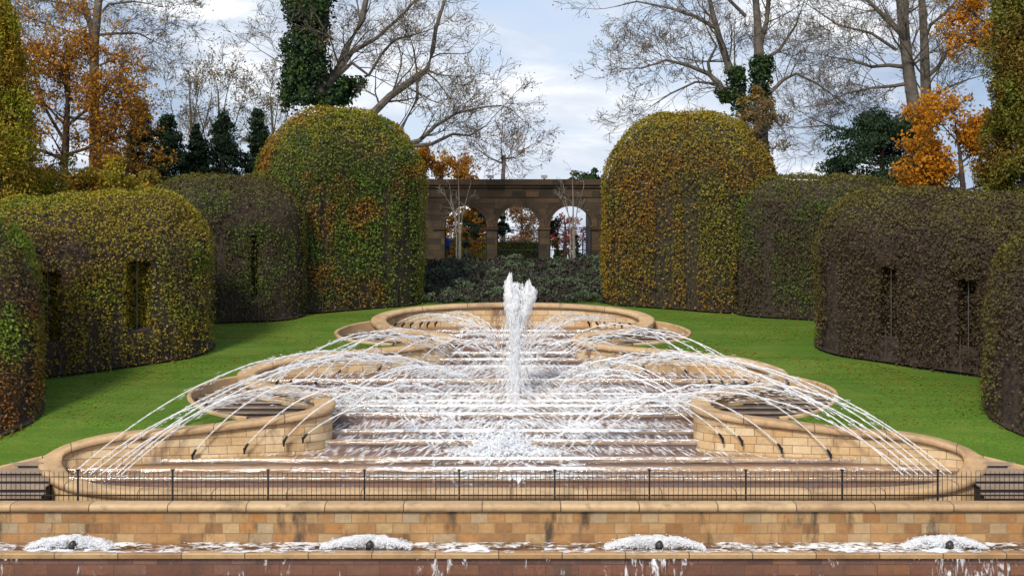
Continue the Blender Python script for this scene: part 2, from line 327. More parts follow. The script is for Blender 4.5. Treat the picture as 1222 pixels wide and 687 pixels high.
def sweep(mb,path,prof,closed=True):
    """prof: list of (offset outward, dz) ; outward = right-hand side of travel"""
    n=len(path); m=len(prof); vs=[]; L=[0]; 
    for i in range(1,n+1): L.append(L[-1]+(path[i%n]-path[i-1]).length)
    pl=[0]
    for j in range(1,m+1): pl.append(pl[-1]+math.hypot(prof[j%m][0]-prof[j-1][0],prof[j%m][1]-prof[j-1][1]))
    for i in range(n):
        t=(path[(i+1)%n]-path[i-1]) if closed else (path[min(i+1,n-1)]-path[max(i-1,0)])
        t=Vector((t.x,t.y,0)).normalized(); r=Vector((t.y,-t.x,0))
        for o,dz in prof: vs.append(path[i]+r*o+Vector((0,0,dz)))
    fs=[];uv=[]
    for i in range(n if closed else n-1):
        i2=(i+1)%n
        for j in range(m):
            j2=(j+1)%m
            fs.append((i*m+j,i*m+j2,i2*m+j2,i2*m+j)); uv+=[(L[i],pl[j]),(L[i],pl[j+1]),(L[i+1],pl[j+1]),(L[i+1],pl[j])]
    if not closed: 
        fs.append(tuple(range(m-1,-1,-1))); fs.append(tuple((n-1)*m+j for j in range(m))); uv+=[(0,0)]*(2*m)
    mb.add(vs,fs,uv); return L
def bull(w,h,k=7):       # rounded coping section
    pr=[(-w,-h)]
    for i in range(k+1):
        a=math.pi-math.pi*i/k; ca=math.cos(a); sa=math.sin(a)
        pr.append((w*(abs(ca)**.6)*(1 if ca>0 else -1), -h*.45+h*.45*(sa**.6 if sa>1e-6 else 0)))
    pr.append((w,-h)); return pr

# ------------------------------------------------------------------ cascade
cas=thing('cascade',(0,34,PATHZ),'huge sandstone fountain cascade with curving pale coping and stepped weirs climbing the slope','fountain')
mb=MB(); sweep(mb,loop,bull(.36,.24)); mb.build('coping',M['coping'],cas,smooth=True)
mb=MB()
n=len(loop); L=[0]
for i in range(1,n+1): L.append(L[-1]+(loop[i%n]-loop[i-1]).length)
for side in (-1,1):
    for i in range(n):
        q=[]
        for k in (i,(i+1)%n):
            t=loop[(k+1)%n]-loop[k-1]; t=Vector((t.x,t.y,0)).normalized(); r=Vector((t.y,-t.x,0)); b=loop[k]+r*.25*side
            q.append(b)
        a,b=q; za=a.z-.2; zb=b.z-.2; lo=-9.6
        vs=[(a.x,a.y,lo),(b.x,b.y,lo),(b.x,b.y,zb),(a.x,a.y,za)]
        uv=[(L[i],lo),(L[i+1],lo),(L[i+1],zb),(L[i],za)]
        if side>0: mb.add(vs,[(0,1,2,3)],uv)
        else: mb.add(vs,[(3,2,1,0)],uv[::-1])
mb.build('basin_wall',M['basin_stone'],cas)
LIPS=[(569,34.5),(559,35.3),(547,36.15),(526,37.5),(513.6,38.1),(493.7,39.2),(484,39.9),(478,40.5),(470,41.2),(453.5,42.7),(437,46.0),(428.5,46.5),(420.5,47.1),(408,48.2),(399,50.4),(394.5,51.3)]
ZS=[-(py-YH)*Y/F for py,Y in LIPS]
def water_z(Y):
    z=-8.3
    for (py,y),zz in zip(LIPS,ZS):
        if Y>=y: z=zz
    return z
foamV=[]; 
def grid_water(name,fn,nu,nv,foamfn,mat):
    vs=[];fs=[];fo=[]
    for j in range(nv+1):
        for i in range(nu+1):
            p=fn(i/nu,j/nv); vs.append(p); fo.append(foamfn(p))
    for j in range(nv):
        for i in range(nu): a=j*(nu+1)+i; fs.append((a,a+1,a+nu+2,a+nu+1))
    return vs,fs,fo
WV=[[],[],[]]; WT=[[],[],[]]
def addw(W,r):
    b=len(W[0]); W[0]+=r[0]; W[1]+=[tuple(k+b for k in f) for f in r[1]]; W[2]+=r[2]
def foam_at(p):
    x,y,z=p; w=XW(max(34.05,min(53.4,y)))
    c=math.exp(-(abs(x)/ (3.5+.12*w*3))**2)
    f=.30+.42*c
    if y>40: f-=.10
    if y>43: f-=.10
    if 42.8<y<46 and abs(x)>4: f-=.15
    if y<37.3: f=.2+.55*math.exp(-(x/4.5)**2)
    if 38.<y<47: f+=.16*math.exp(-((abs(x)-w*.45)/3)**2)
    return f
for i,((py,Y),z) in enumerate(zip(LIPS,ZS)):
    Y2=LIPS[i+1][1] if i+1<len(LIPS) else 53.4
    zb=(ZS[i-1] if i else -8.9)-.25
    ys=np.linspace(Y,Y2+.05,max(3,int((Y2-Y)/.12)))
    pr=[(min(XW(min(max(y,34.06),53.45)),99),y) for y in ys]
    pr=[(max(a-.05,.05),y) for a,y in pr]
    poly=[(-a,y) for a,y in pr][::-1]+[(a,y) for a,y in pr]     # ccw seen from above? starts back-left
    m=len(poly); vs=[(a,y,z) for a,y in poly]+[(a,y,zb) for a,y in poly]
    fs=[tuple(range(m)),tuple(range(2*m-1,m-1,-1))]; uv=[(a,y) for a,y in poly]+[(a,y) for a,y in poly[::-1]]
    for k in range(m):
        k2=(k+1)%m; fs.append((k,k+m,k2+m,k2)); uv+=[(poly[k][0],z),(poly[k][0],zb),(poly[k2][0],zb),(poly[k2][0],z)]
    mb=MB(); mb.add(vs,fs,uv); stp=mb.build('weir_step',M['weir_stone'],cas)
    w=pr[0][0]; mb=MB(); sec=[(Y-.09,z-.10),(Y-.11,z-.03),(Y-.07,z+.015),(Y+.28,z+.02),(Y+.28,z-.06),(Y-.002,z-.06),(Y-.002,z-.10)]
    k=len(sec); vs=[(-w,a,b) for a,b in sec]+[(w,a,b) for a,b in sec]
    fs=[tuple(range(k)),tuple(range(2*k-1,k-1,-1))]+[(j,j+k,(j+1)%k+k,(j+1)%k) for j in range(k)]
    uv=[(0,0)]*(2*k)
    for j in range(k): uv+=[(-w,0),(w,0),(w,1),(-w,1)]
    mb.add(vs,fs,uv); mb.build('nosing',M['nosing'],stp)
    # veil over the riser and film over the tread
    zl=(ZS[i-1] if i else -8.3)+.03
    nu=max(20,int(w*7))
    def rz(u,v,Y=Y,z=z,zl=zl,w=w):
        x=-w+.12+(2*w-.24)*u; wob=.05*mn.noise(Vector((x*1.5,Y,v*2)))
        if v<.25: t=v/.25; return (x,Y+.10-.24*t+wob*.3,z+.045+.01*t)
        t=(v-.25)/.75; return (x,Y-.14-.07*math.sqrt(t)+wob*.6,z+.05-(z+.05-zl)*t)
    zt=z
    addw(WV,grid_water('',rz,nu,8,lambda p,zt=zt:foam_at(p)+(.40 if p[2]>zt-.0 else -.26),None))
    def tz(u,v,Y=Y,Y2=Y2,z=z):
        y=Y+.1+(Y2-.02-Y-.1)*v; ww=XW(min(max(y,34.06),53.4))-.1; x=-ww+2*ww*u
        return (x,y,z+.035+.03*(mn.noise(Vector((x*2.2,y*2.2,3)))+.3))
    addw(WT,grid_water('',tz,nu,max(4,int((Y2-Y)*3)),lambda p:foam_at(p)-.32,None))
def wobj(W,name,mat,label):
    me=bpy.data.meshes.new(name); me.from_pydata(W[0],[],W[1]); me.materials.append(mat)
    at=me.attributes.new('foam','FLOAT','POINT'); at.data.foreach_set('value',np.array(W[2],dtype=np.float32))
    me.polygons.foreach_set('use_smooth',[True]*len(me.polygons)); me.update()
    o=bpy.data.objects.new(name,me); COL.objects.link(o); return o
tag(wobj(WV,'falling_water',M['veil'],''),'thin white water sliding over the weir risers of the cascade','water',kind='stuff')
tag(wobj(WT,'water',M['pool'],''),kind='structure')
# gutter between front coping and first weir
mb=MB(); mb.box(-15,15,34.05,34.55,-8.6,-8.32); 

# ------------------------------------------------------------------ water jets
def blob_arrays(C,D,Ls,Rs):
    """elongated octahedra -> triangles (N*8,3,3)"""
    n=len(C); D=D/(np.linalg.norm(D,axis=1,keepdims=True)+1e-9); A=np.cross(D,rvec(n)); A/=np.linalg.norm(A,axis=1,keepdims=True)+1e-9; B=np.cross(D,A)
    L=Ls[:,None]; R=Rs[:,None]
    p=[C+D*L, C-D*L*1.2]; q=[C+A*R,C+B*R*.8,C-A*R,C-B*R]
    T=[]
    for k in range(4):
        a,b=q[k],q[(k+1)%4]; T.append(np.stack([p[0],a,b],1)); T.append(np.stack([p[1],b,a],1))
    return np.concatenate(T,0)
JET_FLECKS=[]
def jet(S0,E0,h,r0=.018,r1=.05,label='',group='',nz=True,spread=.16,dens=150):
    S0=Vector(S0);E0=Vector(E0)
    if S0.x<E0.x: pass
    root=thing('water_jet',S0,label,'water jet',group)
    n=80; pts=[];rs=[]
    ph=random.random()*100
    for i in range(n+1):
        t=i/n; p=S0.lerp(E0,t); p.z+=4*h*t*(1-t)
        k=max(0,t-.2)*1.0
        p+=Vector((mn.noise(Vector((t*13,ph,0))),mn.noise(Vector((t*13,ph,5))),mn.noise(Vector((t*17,ph,9)))))*.20*k
        pts.append(p)
        rs.append(max(.006,(r0+(r1-r0)*min(1,t*1.6))*(1+1.3*k*2*mn.noise(Vector((t*45,ph,2))))*(1 if t<.75 else 1-(t-.75)*2.4)))
    mb=MB(); mb.tube(pts,rs,5)
    arc=mb.build('water_arc',M['jet'],root,smooth=True)
    # break-up into drops round the arc
    m=dens; t=rng.beta(2.6,1.5,m); P0=np.array([list(S0.lerp(E0,float(a))) for a in t]); P0[:,2]+=4*h*t*(1-t)
    d=np.array(E0-S0)[None,:].repeat(m,0); d[:,2]+=4*h*(1-2*t)
    P0+=rng.normal(size=(m,3))*(spread*(.1+t**1.5))[:,None]; P0[:,2]-=np.abs(rng.normal(size=m))*spread*.8*t
    V=blob_arrays(P0,d+rng.normal(size=(m,3))*.8,rng.uniform(.03,.15,m),rng.uniform(.006,.020,m))
    tag(polys('water_drops',V,3,M['white'],arc),kind='stuff')
    if nz:
        mb=MB(); dr=(E0-S0); dr.z+=4*h; dr.normalize()
        mb.tube([S0-dr*.16+Vector((0,.06,-.05)),S0-dr*.02,S0+dr*.05],[.05,.045,.028],8); mb.tube([S0-dr*.16+Vector((0,.02,-.2)),S0-dr*.16+Vector((0,.03,.0))],[.03,.05],6)
        mb.build('nozzle',M['iron'],root)
J=[]   # family, start(px,py,Y), end(px,py,Y), h
for k in range(7):
    a=k/6
    long=(k%2==0)
    J.append(('bottom bulge',(86+56*a,566+5*math.sin(a*2.4),34.78-.12*a),(535+30*a,453,41.9) if long else (425+50*a,492,39.3),2.2 if long else 1.7))
for (x,y,Y),e,h in zip([(235,537,36.0),(294,530,36.2),(342,521,36.42),(366,518,36.6)],[(520,540,37.1),(545,540,37.2),(565,538,37.3),(585,538,37.35)],[2.3,2.0,1.75,1.5]):
    J.append(('lower cascade wall',(x,y,Y),e,h))
for k in range(4): J.append(('lower neck',(389,513-7*k,37.9+.35*k),(548+14*k,480-4*k,40.9+.3*k),1.05+.12*k))
for k in range(5):
    a=k/4; J.append(('middle bulge',(318+60*a,455-1*a,41.3+.6*a),(548+12*a,432-6*a,45.2),1.55+.1*math.sin(k*2)))
for (x,y,Y),e,h in zip([(405,442,44.1),(456,437,44.85),(500,432,45.55)],[(575,443,44.7),(595,441,45.2),(604,439,45.7)],[1.5,1.25,1.0]): J.append(('middle cascade wall',(x,y,Y),e,h))
for k in range(4): J.append(('upper neck',(536,427-5*k,46.6+.5*k),(598+2*k,424-4*k,46.8+.5*k),.55+.1*k))
for k in range(6):
    a=k/5; J.append(('top basin',(474+48*a,386-2*a,50.9+1.1*a),(585+12*a,408-5*a,48.6),.62+.14*math.sin(k*1.7+1)))
ordn=['first','second','third','fourth','fifth','sixth','seventh','eighth']
fams={}
for j in J: fams.setdefault(j[0],[]).append(j)
for fam,js in fams.items():
    for side in (1,-1):
        lst=sorted(js,key=lambda j:j[1][0]*side)
        for idx,(f_,s,e,h) in enumerate(lst):
            s3=P(*s); e3=P(*e)
            jit=lambda p,a:(p[0]*(-1 if side<0 else 1)+random.uniform(-a,a),p[1],p[2])
            if side<0: s3=P(*s); 
            sd='left' if side>0 else 'right'
            # lst is ordered left-to-right on the left side; on the right the mirror keeps left-to-right too
            jet(jit(s3,.05),jit(e3,.35),h*random.uniform(.9,1.1),r0=.016 if fam in('top basin','upper neck') else .021,
                r1=.034 if s[2]<41 else .024,label=f'{ordn[idx]} white water jet from the left at the {sd} {fam} of the cascade',
                group=f'water jets at the {sd} {fam}',dens=240 if fam=='bottom bulge' else 60,spread=.2 if fam in('bottom bulge','middle bulge') else .12)
# central plume
BC=Vector(P(617,480,41.0))
cj=thing('central_fountain_jet',BC,'tallest white plume of water rising from the middle of the cascade','fountain jet')
def plume(prof,seed,n=22,m=70,amp=1.0):
    vs=[];fs=[]
    zs=[p[0] for p in prof]
    for j in range(m+1):
        t=j/m; z=prof[0][0]+(prof[-1][0]-prof[0][0])*t
        r=np.interp(z,zs,[p[1] for p in prof]); ox=np.interp(z,zs,[p[2] for p in prof])
        for i in range(n):
            a=2*math.pi*i/n
            q=Vector((math.cos(a)*2+seed,math.sin(a)*2,z*1.6)); nn=mn.noise(q*1.3)*.5+mn.noise(q*3.1)*.35+mn.noise(q*7)*.25
            rr=max(.01,r*(1+amp*nn*min(1,.25+t*1.6)))
            vs.append((ox+math.cos(a)*rr,math.sin(a)*rr,z+.25*nn*t))
    for j in range(m):
        for i in range(n): fs.append((j*n+i,j*n+(i+1)%n,(j+1)*n+(i+1)%n,(j+1)*n+i))
    fs.append(tuple(m*n+k for k in range(n))); return [(BC.x+a,BC.y+b,BC.z+c) for a,b,c in vs],fs
mb=MB(); v,f=plume([(0,.10,0),(1.2,.12,-.02),(2.2,.15,-.03),(3.0,.24,-.06),(3.6,.36,-.12),(4.1,.26,-.22),(4.5,.17,-.28),(4.85,.04,-.24)],1); mb.add(v,f); mb.build('water_column',M['white'],cj,smooth=True)
mb=MB(); v,f=plume([(2.9,.1,.15),(3.4,.26,.28),(3.9,.27,.42),(4.3,.2,.45),(4.55,.05,.4)],5,16,34); mb.add(v,f); mb.build('water_side_plume',M['white'],cj,smooth=True)
m=3600; t=rng.random(m)**.8; ang=rng.uniform(0,6.283,m); rad=np.abs(rng.normal(size=m))*(.14+.30*(1-t))+.04
C=np.stack([BC.x-.05+np.cos(ang)*rad*1.15,BC.y+np.sin(ang)*rad,BC.z+.1+t*4.35],1); Dd=np.stack([np.cos(ang)*.3,np.sin(ang)*.3,-1.5+0*t],1)+rng.normal(size=(m,3))*.25
tag(polys('water_spray',blob_arrays(C,Dd,rng.uniform(.03,.13,m),rng.uniform(.006,.020,m)),3,M['white'],cj),kind='stuff')
# splash flecks over the steps: uncountable
m=8000; 
Yc=np.concatenate([rng.normal(39.8,1.7,m//2),rng.uniform(36.2,46,m//2)]); Yc=np.clip(Yc,35.2,53)
xs=[];zs=[]
for y in Yc:
    w=XW(y)-.5; 
    x=np.clip(rng.normal(0,w*.48),-w,w) if rng.random()<.75 else rng.uniform(-w,w)
    xs.append(x); zs.append(water_z(y)+.04+abs(rng.normal())*.16*math.exp(-(x/ (w*.8))**2))
xs=np.array(xs); C=np.stack([xs,Yc,zs],1)
D=np.stack([np.sign(xs)*rng.uniform(.5,1.4,m),rng.uniform(-.5,.1,m),-.55+rng.normal(0,.25,m)],1)
tag(polys('splashing_water',blob_arrays(C,D,rng.uniform(.04,.26,m)*rng.uniform(.4,1,m),rng.uniform(.006,.022,m)),3,M['white']),'white splashes and drops thrown up over the cascade steps','water',kind='stuff')
# foam mound at centre bottom
m=2600; C=np.stack([rng.normal(-.3,.8,m),rng.normal(37.0,.5,m),np.zeros(m)],1); C[:,2]=[water_z(y) for y in C[:,1]]; C[:,2]+=.03+np.abs(rng.normal(size=m))*.28*np.exp(-((C[:,0]+.3)/1.1)**2)
tag(polys('churning_foam',blob_arrays(C,rvec(m),rng.uniform(.03,.1,m),rng.uniform(.015,.045,m)),3,M['white']),'dense patch of white foam at the foot of the central steps','foam',kind='stuff')

# ------------------------------------------------------------------ flanking stairs
def XO_fn(pts): return lambda Y: float(np.interp(Y,[p[0] for p in pts],[p[1] for p in pts]))
def smooth_curve(pts,n=5): return [tuple(p) for p in catmull([(a,b,0) for a,b in pts],n)]
Z1=[(p[0],p[1]) for p in smooth_curve([(36.95,9.0),(37.2,9.9),(37.7,10.75),(38.5,11.4),(39.5,11.65),(40.5,11.4),(41.3,10.9),(41.9,10.25)])]
Z2=[(p[0],p[1]) for p in smooth_curve([(46.5,5.1),(46.9,6.3),(47.7,7.4),(49,7.95),(50.2,7.6),(51,6.95),(51.4,6.3)])]
Z0=[(p[0],p[1]) for p in smooth_curve([(33.2,21.5),(33.7,19.4),(34.2,17.6),(34.6,16.45),(34.9,15.6),(35.06,15.15)])]
zones=[('bottom',Z0,6,.17),('lower neck',Z1,9,.0),('upper neck',Z2,7,.0)]
for zn,Z,ns,_ in zones:
    xo=XO_fn(Z); y0=Z[0][0]; y1=Z[-1][0]
    for side in (-1,1):
        sd='left' if side<0 else 'right'
        st=thing('stone_stairs',(side*xo((y0+y1)/2),(y0+y1)/2,G((y0+y1)/2)),f'curved flight of shallow dark-risered steps beside the {sd} {zn} of the cascade wall','stairs','stairs flanking the cascade')
        tr_=MB(); ri=MB(); nz_=MB()
        for k in range(ns):
            a=y0+(y1-y0)*k/ns; b=y0+(y1-y0)*(k+1)/ns
            z=G(b)-.34; zl=G(a)-.85
            if zn=='bottom': z=min(G(b)-.06,-7.5)
            for q in range(4):
                c0=a+(b-a)*q/4; c1=a+(b-a)*(q+1)/4
                xi0=XW(max(c0,34.06))-.1 if c0>34 else 14.8-0*c0; xi1=XW(max(c1,34.06))-.1 if c1>34 else 14.8
                if zn=='bottom': xi0=max(14.5,XW(c0)+.28) if c0>34.05 else 14.5; xi1=max(14.5,XW(c1)+.28) if c1>34.05 else 14.5; mb_=ri.quad((side*xi0,c0,zl),(side*xi1,c1,zl),(side*xi1,c1,z-.05),(side*xi0,c0,z-.05))
                X0=max(xo(c0),xi0+.01); X1=max(xo(c1),xi1+.01)
                top=[(side*xi0,c0-(.04 if q==0 else 0),z),(side*X0,c0-(.04 if q==0 else 0),z),(side*X1,c1,z),(side*xi1,c1,z)]
                tr_.add(top+[(p[0],p[1],p[2]-(.10 if zn=='bottom' else .06)) for p in top],[(0,1,2,3)if side>0 else (3,2,1,0),(4,5,1,0),(5,6,2,1),(7,4,0,3),(6,7,3,2)])
                if q==0:
                    u0=min(side*xi0,side*X0); u1=max(side*xi0,side*X0); nz_.box(u0+.02,u1-.02,c0-.055,c0+.05,z-.045,z+.012)
                if q==0: ri.quad((side*xi0,a,zl),(side*X0,a,zl),(side*X0,a,z-.052),(side*xi0,a,z-.052))
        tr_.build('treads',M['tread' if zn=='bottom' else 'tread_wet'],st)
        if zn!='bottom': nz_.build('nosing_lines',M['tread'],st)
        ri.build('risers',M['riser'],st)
        mb=MB(); pth=[Vector((side*x,y,(G(y)+.05))) for y,x in Z]
        sweep(mb,pth,[(-.08,-.5),(-.08,.0),(-.05,.03),(.05,.03),(.08,0),(.08,-.5)],closed=False); mb.build('edging_kerb',M['coping'],st)

# ------------------------------------------------------------------ lawn, ground
mb=MB(); 
ysamp=sorted(set([33.2]+list(np.round(np.arange(33.4,57.0,.15),3))+[56.4]))
def inner(Y):
    c=[XW(min(max(Y,34.06),53.45)) if Y<53.5 else 0]
    if Y<34.1: c=[15]
    for Z in (Z0,Z1,Z2):
        if Z[0][0]<=Y<=Z[-1][0]: c.append(XO_fn(Z)(Y))
    return max(c)
for side in (-1,1):
    rows=[]
    for y in ysamp:
        xi=inner(y)
        xsr=[xi+(60-xi)*(k/24)**2 for k in range(25)]
        rows.append([(side*x,y,G(y)+.03*mn.noise(Vector((x*.5,y*.5,0))) ) for x in xsr])
    vs=[p for r in rows for p in r]; fs=[]
    for j in range(len(rows)-1):
        for k in range(24):
            a=j*25+k; f=(a,a+1,a+26,a+25); fs.append(f if side>0 else f[::-1])
    mb.add(vs,fs)
# behind the basin and out to the horizon
ys=[56.4+.0,56.9,58,60,62,64,66,70,75,92,115,200,400]; xs_=list(np.linspace(-60,60,25))
vs=[(x,y,G(y)-.0) for y in ys for x in xs_]; fs=[(j*25+k,j*25+k+1,(j+1)*25+k+1,(j+1)*25+k) for j in range(len(ys)-1) for k in range(24)]
mb.add(vs,fs); tag(mb.build('lawn',M['lawn'],None,smooth=True),kind='structure')
mb=MB(); 
for s in (-1,1):
    ysg=[20,33.2,36,40,48,56,75,110,400,900]
    vs=[(s*x,y,(G(y) if y<400 else -45)-.05) for y in ysg for x in (59,150,900)]
    mb.add(vs,[((j*3+k,j*3+k+1,(j+1)*3+k+1,(j+1)*3+k) if s>0 else (j*3+k+1,j*3+k,(j+1)*3+k,(j+1)*3+k+1)) for j in range(len(ysg)-1) for k in range(2)])
mb.quad((-60,400,-45.1),(60,400,-45.1),(60,900,-45.1),(-60,900,-45.1))
tag(mb.build('distant_ground',M['lawn']),kind='structure')
mb=MB(); mb.box(-60,60,32.4,34.3,PATHZ-.3,PATHZ); tag(mb.build('path',M['path']),kind='structure')
mb=MB(); mb.box(-900,900,-200,33,-12.2,-11.6); tag(mb.build('lower_ground',M['path']),kind='structure')

# ------------------------------------------------------------------ front retaining wall, channel, lower weir
rw=thing('retaining_wall',(0,32,-9.5),'long golden sandstone block wall with rounded coping below the railing','wall')
mb=MB(); mb.box(-40,40,31.95,32.5,-11.5,-8.32); mb.build('masonry',M['front_stone'],rw)
mb=MB(); pth=[Vector((x,32.15,-8.13)) for x in np.linspace(-40,40,60)]; sweep(mb,pth,bull(.30,.20),closed=False); mb.build('coping',M['coping'],rw,smooth=True)
lw=thing('lower_weir',(0,31.2,-10),'wet red-brown stone weir with golden lip running along the bottom of the picture','weir')
mb=MB(); mb.box(-40,40,31.0,31.93,-11.5,-9.37); mb.build('masonry',M['wet_stone'],lw)
mb=MB(); pth=[Vector((x,31.05,-9.27)) for x in np.linspace(-40,40,60)]; sweep(mb,pth,[(-.16,-.14),(-.18,-.02),(-.15,0),(.15,0),(.18,-.02),(.16,-.14)],closed=False); mb.build('lip',M['nosing'],lw)
W=[[],[],[]]
addw(W,grid_water('',lambda u,v:(-40+80*u,30.93+1.0*v,-9.245+.03*mn.noise(Vector((u*200,v*3,0)))),900,8,lambda p:.56+.25*mn.noise(Vector((p[0]*.5,p[1]*2,1))),None))
tag(wobj(W,'channel_water',M['pool'],''),kind='structure')
W=[[],[],[]]
addw(W,grid_water('',lambda u,v:(-40+80*u,30.84-.12*math.sqrt(v)+.03*mn.noise(Vector((u*120,v,0))),-9.40-1.9*v),700,8,lambda p:.46+.3*mn.noise(Vector((p[0]*.35,0,4))),None))
tag(wobj(W,'lower_falling_water',M['veil_low'],''),'thin streaks of water running down the lowest red-brown weir','water',kind='stuff')
mb=MB(); mb.box(-40,40,20,30.9,-11.55,-11.35); tag(mb.build('pond_water',M['rock']),kind='structure')
names=['leftmost','second from left','second from right','rightmost']
for k,px in enumerate((84,437,781,1126)):
    c=Vector(P(px,656,31.5)); c.z=-9.24
    t_=thing('bubbling_spout',c,f'low mound of white bubbling water in the channel, {names[k]} of the four','fountain spout','bubbling spouts in the front channel')
    m=3000; a=rng.uniform(-1,1,m); hgt=.26*(1-np.abs(a)**2.0)**.9*(1+.16*np.sin(a*(5+k)+k*2)+.08*np.sin(a*17+k)); u=rng.random(m)**.6
    C=np.stack([c.x+a*(1.2+.12*((k*7)%3)),c.y-.02+rng.normal(0,.13,m),c.z+hgt*u+rng.normal(0,.015,m)],1)
    hole=(np.abs(C[:,0]-(c.x+.12))<.17)&(C[:,2]<c.z+.27)&(C[:,2]>c.z+.03)&(C[:,1]<c.y+.02); C=C[~hole]
    d=np.stack([C[:,0]-c.x,0*C[:,0],.5-.8*np.abs(C[:,0]-c.x)],1)+rng.normal(size=C.shape)*.4
    polys('foam_mound',blob_arrays(C,d,rng.uniform(.015,.05,len(C)),rng.uniform(.008,.022,len(C))),3,M['white'],t_)
    # inner solid froth + rock nozzle
    mb=MB(); vs=[];fs=[]; 
    for j in range(9):
        for i in range(32):
            an=2*math.pi*i/32; ph=j/8*math.pi/2; nn=1+.35*mn.noise(Vector((math.cos(an)*3+k*9,math.sin(an)*3,j*.6)))
            vs.append((c.x+math.cos(an)*math.cos(ph)*1.12*nn,c.y+.12+math.sin(an)*math.cos(ph)*.18,c.z-.02+.29*math.sin(ph)*nn))
    for j in range(8):
        for i in range(32): fs.append((j*32+i,j*32+(i+1)%32,(j+1)*32+(i+1)%32,(j+1)*32+i))
    mb.add(vs,fs); mb.build('froth',M['white'],t_,smooth=True)
    mb=MB(); mb.tube([(c.x+.12,c.y-.12,c.z+.0),(c.x+.12,c.y-.14,c.z+.10),(c.x+.13,c.y-.12,c.z+.16),(c.x+.12,c.y-.1,c.z+.19)],[.12,.12,.09,.04],9); mb.build('nozzle',M['rock'],t_,smooth=True)

# ------------------------------------------------------------------ railing
fz=PATHZ; fy=32.62
fe=thing('railing',(0,fy,fz),'black iron railing of thin upright bars standing behind the sandstone coping','fence')
posts=[20,93,206,320,435,548,662,775,890,1005,1119,1233]; posts[0]=-21
for i,px in enumerate(posts):
    x=P(px,0,fy)[0]; mb=MB(); top=-7.30
    mb.box(x-.024,x+.024,fy-.024,fy+.024,fz,top); mb.box(x-.05,x+.05,fy-.05,fy+.05,top,top+.03); mb.box(x-.06,x+.06,fy-.06,fy+.06,fz,fz+.03)
    mb.box(x-.09,x+.09,fy-.012,fy+.012,-7.50,-7.47)
    mb.build('post',M['iron'],fe)
    if i+1<len(posts):
        x2=P(posts[i+1],0,fy)[0]; mb=MB(); nb=20
        for k in range(1,nb):
            xx=x+(x2-x)*k/nb; mb.tube([(xx,fy,-8.38),(xx,fy,-7.38),(xx,fy,-7.31)],[.009,.009,.003],5)
        mb.box(x+.036,x2-.036,fy-.02,fy+.02,-8.06,-8.025); mb.box(x+.036,x2-.036,fy-.012,fy+.012,-7.50,-7.478)
        mb.build('bar_panel',M['iron'],fe)

